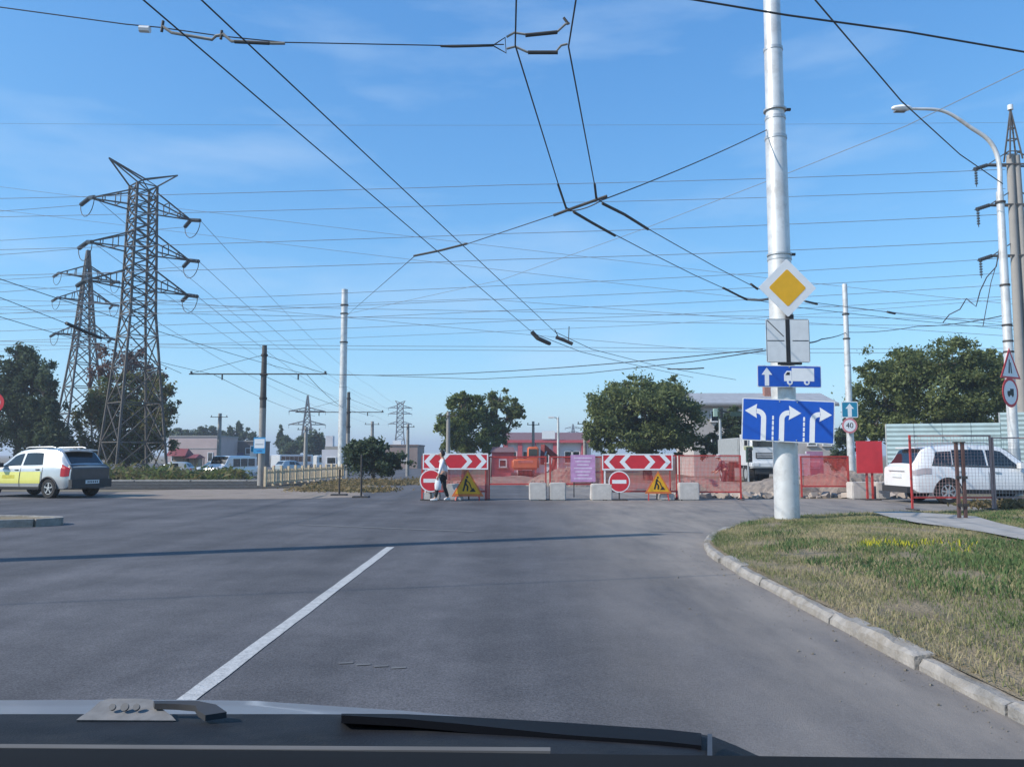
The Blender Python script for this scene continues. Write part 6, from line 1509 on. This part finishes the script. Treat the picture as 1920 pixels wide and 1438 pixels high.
MB().box((.42, -.132, 1.58), (.46, .012, .42)).build('rear_glass', GLASSD, cab); MB().box((.737, .35, 1.58), (.012, .7, .45)).build('side_glass', GLASSD, cab)
bm_ = MB(); bm_.bar((.95, .5, 1.0), (1.0, .9, 2.0), .22, .28); bm_.bar((1.0, .9, 1.95), (1.75, 1.6, 1.35), .2, .26); bm_.build('boom', DRED, ex)
MB().bar((1.75, 1.6, 1.4), (1.55, 1.9, .55), .16, .2).build('stick', DRED, ex)
MB().tube([(.9, .5, 1.15), (1.25, 1.1, 1.75)], .05, 10).build('hydraulic_ram', GALV, ex)
bev(ex, 'bucket', (1.5, 1.95, .4), (.5, .45, .45), STEEL, .1)

# ------------------------------------------------------------------ white truck
KD = 41.0; q = P(1450, 900, KD); tk = thing('truck', 'white cab-over truck partly hidden behind the thick pole', 'truck', (q.x, KD, 0))
WT = paint('truck_white', (.66, .67, .68), 0.0)
bev(tk, 'cab', (0, 1.0, 1.75), (2.3, 1.9, 1.9), WT, .14)
MB().box((0, .045, 2.25), (2.0, .03, .72)).build('windscreen', GLASSD, tk)
MB().box((0, .04, 1.45), (1.7, .05, .30)).build('grille', PLAST, tk)
for z in (1.38, 1.46, 1.54): MB().box((0, .005, z), (1.6, .03, .03)).build('grille_slat', WT, tk)
bev(tk, 'bumper', (0, -.02, .98), (2.35, .3, .32), WT, .06)
for sx in (-1, 1):
    MB().box((sx * .9, -.178, 1.0), (.3, .03, .17)).build('headlight', HEADL, tk)
    MB().box((sx * 1.3, .2, 2.2), (.14, .1, .5)).build('mirror', PLAST, tk); MB().bar((sx * 1.1, .25, 2.5), (sx * 1.3, .2, 2.4), .03).build('mirror_arm', PLAST, tk)
    for y in (.95, 4.6, 5.8): 
        w__ = MB().tube([(sx * 1.12 - sx * .3, y, .5), (sx * 1.12, y, .5)], .5, 24).build('wheel', RUBBER, tk, True); MB().tube([(sx * 1.1, y, .5), (sx * 1.13, y, .5)], .26, 16).build('rim', GALV, w__, True)
MB().box((0, 3.6, .85), (.9, 6.0, .22)).build('chassis', PLAST, tk)
bev(tk, 'tipper_body', (0, 4.3, 1.75), (2.3, 4.2, 1.3), M('grey_tipper', (.30, .32, .33), .6, var=.12), .05)
MB().box((0, .0, .66), (1.8, .1, .3)).build('underrun_bar', PLAST, tk)

# ------------------------------------------------------------------ people
def skin_mesh(name, joints, edges, mat, parent, sub=2, root=0):
    me = bpy.data.meshes.new(name); me.from_pydata([j[:3] for j in joints], edges, []); me.update()
    o = bpy.data.objects.new(name, me); COL.objects.link(o); o.parent = parent
    md = o.modifiers.new('skin', 'SKIN'); md.use_smooth_shade = True
    for v, j in zip(me.skin_vertices[0].data, joints): v.radius = (j[3], j[4] if len(j) > 4 else j[3])
    me.skin_vertices[0].data[root].use_root = True
    sb = o.modifiers.new('sub', 'SUBSURF'); sb.levels = sub; sb.render_levels = sub
    dg = bpy.context.evaluated_depsgraph_get(); nm = bpy.data.meshes.new_from_object(o.evaluated_get(dg)); o.modifiers.clear(); o.data = nm
    nm.materials.clear(); nm.materials.append(mat); return o
SKIN = M('skin', (.42, .25, .18), .6, var=.08); HAIR = M('dark_hair', (.015, .012, .011), .6)
def person(label, loc, facing, H, shirt, trousers, shoes, pose, hair=HAIR, hat=None, group=None):
    t = thing('person', label, 'person', loc, facing, group); t.scale = (H / 1.7,) * 3
    # local frame: +x is forward
    J = pose; sk = []; E = []
    def chain(names):
        pass
    # body (one continuous skin): pelvis, chest, neck, head, arms, legs
    hip, ch, nk, hd = J['hip'], J['chest'], J['neck'], J['head']
    V = [(*hip, .115, .15), (*ch, .115, .17), (*nk, .055), ((nk[0] + hd[0]) / 2, 0, (nk[2] + hd[2]) / 2 - .01, .055), (*hd, .085, .078), (hd[0] + .01, 0, hd[2] + .085, .07, .065)]
    E = [(0, 1), (1, 2), (2, 3), (3, 4), (4, 5)]
    for s_ in ('l', 'r'):
        b = len(V); V += [(*J['sh_' + s_], .06), (*J['el_' + s_], .043), (*J['wr_' + s_], .03), (*J['ha_' + s_], .036)]
        E += [(1, b), (b, b + 1), (b + 1, b + 2), (b + 2, b + 3)]
        # fingers and thumb
        ha = Vector(J['ha_' + s_]); d = (ha - Vector(J['wr_' + s_])).normalized(); sd = Vector((1, 0, 0)) - d * d.x; sd = sd.normalized() if sd.length > .1 else Vector((0, 1, 0))
        for k, (of, ln) in enumerate(((-.024, .055), (-.008, .066), (.008, .062), (.024, .048))):
            c = len(V); p1 = ha + d * .03 + sd * of; p2 = p1 + d * ln * .6; p3 = p2 + (d + sd.cross(d) * .4).normalized() * ln * .5
            V += [(*p1, .011), (*p2, .0095), (*p3, .008)]; E += [(b + 3, c), (c, c + 1), (c + 1, c + 2)]
        c = len(V); p1 = ha - d * .005 + sd * .04; p2 = p1 + (d + sd * .5).normalized() * .035; V += [(*p1, .012), (*p2, .01)]; E += [(b + 3, c), (c, c + 1)]
        b = len(V); V += [(*J['th_' + s_], .085), (*J['kn_' + s_], .058), (*J['an_' + s_], .04), (*J['to_' + s_], .035)]
        E += [(0, b), (b, b + 1), (b + 1, b + 2), (b + 2, b + 3)]
    skin_mesh('body', V, E, SKIN, t)
    # nose and ears, eyes and mouth
    hx, hz = hd[0], hd[2]
    MB().tube([(hx + .08, 0, hz + .03), (hx + .112, 0, hz - .012), (hx + .082, 0, hz - .02)], [.008, .016, .008], 6).build('nose', SKIN, t, True)
    for sg in (-1, 1):
        MB().tube([(hx - .01, sg * .075, hz + .02), (hx, sg * .095, hz), (hx - .005, sg * .078, hz - .03)], [.012, .017, .01], 6).build('ear', SKIN, t, True)
        MB().tube([(hx + .072, sg * .03, hz + .022), (hx + .089, sg * .03, hz + .022)], .011, 8).build('eye', BLK, t)
    MB().box((hx + .083, 0, hz - .048), (.012, .05, .01)).build('mouth', M('lips', (.3, .12, .1), .6), t)
    # clothes
    V = [(hip[0], hip[1], hip[2] + .0, .135, .17), ((hip[0] + ch[0]) / 2, 0, (hip[2] + ch[2]) / 2, .125, .165), (*ch, .135, .19), (nk[0], 0, nk[2] - .05, .075)]; E = [(0, 1), (1, 2), (2, 3)]
    for s_ in ('l', 'r'):
        b = len(V); V += [(*J['sh_' + s_], .075), (*J['el_' + s_], .058), (*(Vector(J['el_' + s_]).lerp(Vector(J['wr_' + s_]), .85)), .046)]; E += [(2, b), (b, b + 1), (b + 1, b + 2)]
    skin_mesh('shirt', V, E, shirt, t)
    V = [(hip[0], hip[1], hip[2] + .04, .13, .165)]; E = []
    for s_ in ('l', 'r'):
        b = len(V); V += [(*J['th_' + s_], .102), (*J['kn_' + s_], .075), (*(Vector(J['kn_' + s_]).lerp(Vector(J['an_' + s_]), .93)), .062)]; E += [(0, b), (b, b + 1), (b + 1, b + 2)]
    skin_mesh('trousers', V, E, trousers, t)
    for s_ in ('l', 'r'):
        an, to = Vector(J['an_' + s_]), Vector(J['to_' + s_]); m_ = MB()
        d = (to - an); d.z = 0; d.normalize()
        m_.tube([an + Vector((0, 0, .0)) - d * .07 - Vector((0, 0, .045)), an - d * .02 - Vector((0, 0, .03)), an + d * .08 - Vector((0, 0, .04)), to + d * .02 - Vector((0, 0, .0))], [.035, .052, .048, .03], 10).build('shoe', shoes, t, True)
    # hair cap
    if hat is None:
        bm = bmesh.new(); bmesh.ops.create_uvsphere(bm, u_segments=16, v_segments=10, radius=1); bmesh.ops.scale(bm, vec=(.108, .096, .115), verts=bm.verts)
        for v in list(bm.verts):
            if v.co.x > .045 and v.co.z < .045: v.co.x = .035
            v.co += Vector((random.uniform(-.004, .004),) * 3)
        bmesh.ops.translate(bm, vec=(hx - .02, 0, hz + .045), verts=bm.verts); me = bpy.data.meshes.new('hair'); bm.to_mesh(me); bm.free(); link('hair', me, hair, t)
    else:
        m_ = MB(); m_.tube([(hx + .01, 0, hz + .05), (hx + .01, 0, hz + .065), (hx, 0, hz + .11), (hx - .01, 0, hz + .16), (hx - .01, 0, hz + .18)], [.135, .118, .112, .08, .02], 16); m_.build('helmet', hat, t, True)
    return t
walk = dict(hip=(0, 0, .90), chest=(.02, 0, 1.28), neck=(.03, 0, 1.44), head=(.07, 0, 1.56), sh_l=(.02, .17, 1.36), el_l=(.10, .22, 1.10), wr_l=(.17, .21, .87), ha_l=(.19, .21, .80), sh_r=(.02, -.17, 1.36), el_r=(-.06, -.22, 1.10), wr_r=(.02, -.22, .87), ha_r=(.05, -.22, .80),
            th_l=(.03, .09, .84), kn_l=(.20, .09, .48), an_l=(.27, .09, .09), to_l=(.42, .09, .045), th_r=(0, -.09, .84), kn_r=(-.04, -.09, .46), an_r=(-.17, -.09, .10), to_r=(-.05, -.09, .04))
g_ = Gd(831, 939.5)
person('pedestrian in white shirt and black trousers walking left past the barrier', (g_.x, g_.y, .006), math.pi + .12, 1.62, M('white_shirt', (.72, .72, .76), .85, var=.05), M('black_trousers', (.014, .015, .018), .8), M('white_shoes', (.66, .66, .66), .6), walk)
bagc = Vector((g_.x - .16, g_.y + .02 - .22, .32)); bg_ = MB(); vs = []; prof = [(.04, .06, .04), (.07, .10, .06), (.22, .11, .06), (.34, .08, .035), (.40, .025, .015)]
for z, a, b in prof:
    for j in range(12):
        an = 2 * math.pi * j / 12; vs.append((a * math.cos(an) * (1 + .08 * math.sin(5 * an + z * 9)), b * math.sin(an), z))
bg_.add(vs, [(i * 12 + j, i * 12 + (j + 1) % 12, (i + 1) * 12 + (j + 1) % 12, (i + 1) * 12 + j) for i in range(4) for j in range(12)] + [tuple(range(12)), tuple(range(48, 60))])
tb = thing('shopping_bag', 'white plastic bag carried by the pedestrian', 'bag', bagc); bg_.build('bag', M('white_plastic_bag', (.7, .72, .74), .5, var=.06), tb, True)
for sy in (-.03, .03): MB().tube([(-.05, sy, .37), (-.03, sy, .46), (.02, sy, .48), (.05, sy, .37)], .008, 6).build('handle', OFFW, tb, True)
stand = dict(hip=(-.06, 0, .86), chest=(.08, 0, 1.18), neck=(.16, 0, 1.31), head=(.23, 0, 1.41), sh_l=(.08, .18, 1.24), el_l=(.20, .24, 1.00), wr_l=(.36, .18, .86), ha_l=(.43, .16, .83), sh_r=(.08, -.18, 1.24), el_r=(.18, -.24, 1.0), wr_r=(.32, -.20, .84), ha_r=(.38, -.18, .80),
             th_l=(-.05, .1, .80), kn_l=(.04, .12, .45), an_l=(-.03, .13, .09), to_l=(.10, .15, .04), th_r=(-.05, -.1, .80), kn_r=(.0, -.12, .45), an_r=(-.06, -.13, .09), to_r=(.07, -.15, .04))
wq = P(1358, 900, 33.2)
person('worker in dark clothes and white helmet bending behind the mesh barrier', (wq.x, 33.2, 0.0), math.pi - .5, 1.62, M('navy_jacket', (.035, .035, .06), .85), M('dark_trousers', (.03, .028, .04), .85), PLAST, stand, hat=OFFW)

# ------------------------------------------------------------------ the car the picture is taken from: bonnet, cowl, wiper, dashboard edge
# bonnet paint, dust and cowl vents
car = thing('own_car', 'bonnet and dark cowl of the car the view looks out of', 'car', (0, 1.2, 0.004))
def cp(px, py, D): q = P(px, py, D); return (q.x, q.y - 1.2, q.z - .004)
def loft(name, rows, mat, thick=.012, smooth=True):
    n = len(rows[0]); vs = [p for r_ in rows for p in r_]; N = len(vs); vs += [(a, b, c - thick) for a, b, c in vs]
    fs = []
    for i in range(len(rows) - 1):
        for j in range(n - 1):
            a = i * n + j; fs.append((a, a + 1, a + n + 1, a + n)); fs.append((N + a, N + a + n, N + a + n + 1, N + a + 1))
    for j in range(n - 1): fs.append((j, N + j, N + j + 1, j + 1)); a = (len(rows) - 1) * n + j; fs.append((a, a + 1, N + a + 1, N + a))
    for i in range(len(rows) - 1): a = i * n; fs.append((a, a + n, N + a + n, N + a)); a += n - 1; fs.append((a, N + a, N + a + n, a + n))
    return MB().add(vs, fs).build(name, mat, car, smooth)
BON = paint('silver_blue_bonnet', (.46, .49, .53), .4)
pxs = [-500, -250, 0, 160, 320, 480, 640, 760, 860, 960, 1100, 1250]
def yl(tab, x): return cinterp(x, [a for a, _ in tab], [b for _, b in tab])
hood_top = [(-500, 1318), (0, 1312), (400, 1311), (640, 1324), (830, 1338), (960, 1358), (1250, 1400)]
cowl_top = [(-500, 1340), (0, 1338), (700, 1338), (960, 1349), (1150, 1361), (1310, 1374), (1440, 1424), (1500, 1448)]
r_far = []; r_edge = []; r_near = []; r_mid = []
for x in pxs:
    e = cp(x, yl(hood_top, x), 1.55); r_edge.append(e); r_far.append((e[0] * 1.02, e[1] + .85, e[2] - .42))
    r_near.append(cp(x, yl(hood_top, x) + 34, 1.22)); r_mid.append(cp(x, yl(hood_top, x) + 14, 1.40))
loft('bonnet', [r_near, r_mid, r_edge, [(a[0], a[1] + .35, a[2] - .145) for a in r_edge], r_far], BON)
COWL = M('dark_cowl_plastic', (.014, .0155, .019), .7, var=.3, scale=9, bump=.15, bscale=300, spec=.2, dirt=(.045, .043, .04), dscale=7, damt=.5)  # dark plastic, kept darker in place of the unbuilt car roof's shade
pxs2 = [-500, -200, 0, 200, 400, 600, 800, 960, 1100, 1230, 1300, 1340, 1380, 1410, 1440, 1480]
rows = []
for dy, D in ((0, 1.19), (3, 1.175), (10, 1.15), (22, 1.10), (38, 1.05), (56, 1.0), (92, .92)): rows.append([cp(x, min(yl(cowl_top, x) + dy, 1470), D) for x in pxs2])
loft('cowl', rows, COWL)
wb = [640, 760, 860, 960, 1060, 1160, 1250, 1315]
loft('wiper_blade', [[cp(x, yl(cowl_top, x) - 1.0, 1.165) for x in wb], [cp(x, yl(cowl_top, x) + 2 + 20 * min(1, (x - 640) / 420.0), 1.075) for x in wb]], M('wiper_rubber', (.006, .007, .010), .75, spec=.15), .010)
loft('seal_strip', [[cp(x, y0 + .006 * x, D) for x in (-300, 130, 300, 500, 700, 900, 1032)] for y0, D in ((1394, .905), (1401, .90))], M('grey_seal', (.11, .11, .11), .8), .004)
loft('dashboard', [[cp(x, y0 + .012 * max(0, x - 200), D) for x in (-700, 0, 500, 1000, 1500, 2100)] for y0, D in ((1402, .86), (1410, .82), (1440, .70), (1500, .6))], M('black_dashboard', (.006, .006, .007), .9, spec=.15), .05)  # black dash, near-black colour also stands in for the unbuilt roof's shade
loft('edge_trim', [[cp(x, y0 + (x - 1440) * .016, D) for x in (1436, 1520, 1600, 1680, 1752)] for y0, D in ((1421, 1.06), (1428, 1.03))], M('bright_trim', (.6, .63, .66), .3, metal=.5), .006)
bp = [(143, 1349), (330, 1350), (322, 1341), (306, 1330), (296, 1318), (284, 1311), (262, 1309), (204, 1309), (188, 1314), (168, 1332), (152, 1342)]
br_ = [cp(x, y, 1.13 + (1350 - y) * .0012) for x, y in bp]; nb = len(br_)
m_ = MB(); m_.add(br_ + [(a, b + .02, c - .03) for a, b, c in br_], [tuple(range(nb)), tuple(range(nb, 2 * nb))[::-1]] + [(i, nb + i, nb + (i + 1) % nb, (i + 1) % nb) for i in range(nb)])
brk = m_.build('wiper_bracket', M('dusty_grey_bracket', (.17, .168, .165), .85, var=.18, scale=60, dirt=(.24, .22, .2), dscale=25), car)
for px, r_ in ((212, .0045), (235, .0055), (257, .0045)):
    c = Vector(cp(px, 1326, 1.149)); MB().tube([c, c + Vector((0, -.003, .002))], r_, 14).build('bolt', M('dull_bolt', (.12, .12, .12), .7), brk, True)
loft('wiper_arm', [[cp(*q) for q in ((288, 1313, 1.16), (330, 1313, 1.16), (370, 1313, 1.15), (405, 1320, 1.14), (425, 1334, 1.12))], [cp(*q) for q in ((290, 1318, 1.15), (330, 1319, 1.15), (366, 1322, 1.14), (372, 1332, 1.13), (385, 1340, 1.11))]], PLAST, .008)
MB().bar(cp(1331, 1378, 1.12), cp(1331, 1428, 1.0), .006, .004).build('washer_tube', M('pale_tube', (.045, .05, .06), .6), car)

# ------------------------------------------------------------------ air
hz = MB().box((0, 1470, 22), (6100, 3160, 48)).mesh('haze')
hm = bpy.data.materials.new('haze_air'); hm.use_nodes = True; n = hm.node_tree; n.nodes.clear()
ho = n.nodes.new('ShaderNodeOutputMaterial'); pv = n.nodes.new('ShaderNodeVolumePrincipled')
pv.inputs['Color'].default_value = (0.80, 0.88, 1.0, 1); pv.inputs['Density'].default_value = 0.0008; pv.inputs['Anisotropy'].default_value = 0.2
n.links.new(pv.outputs[0], ho.inputs['Volume'])
tag(link('haze', hz, hm), 'thin bluish summer haze over the far distance', 'haze', kind='stuff')
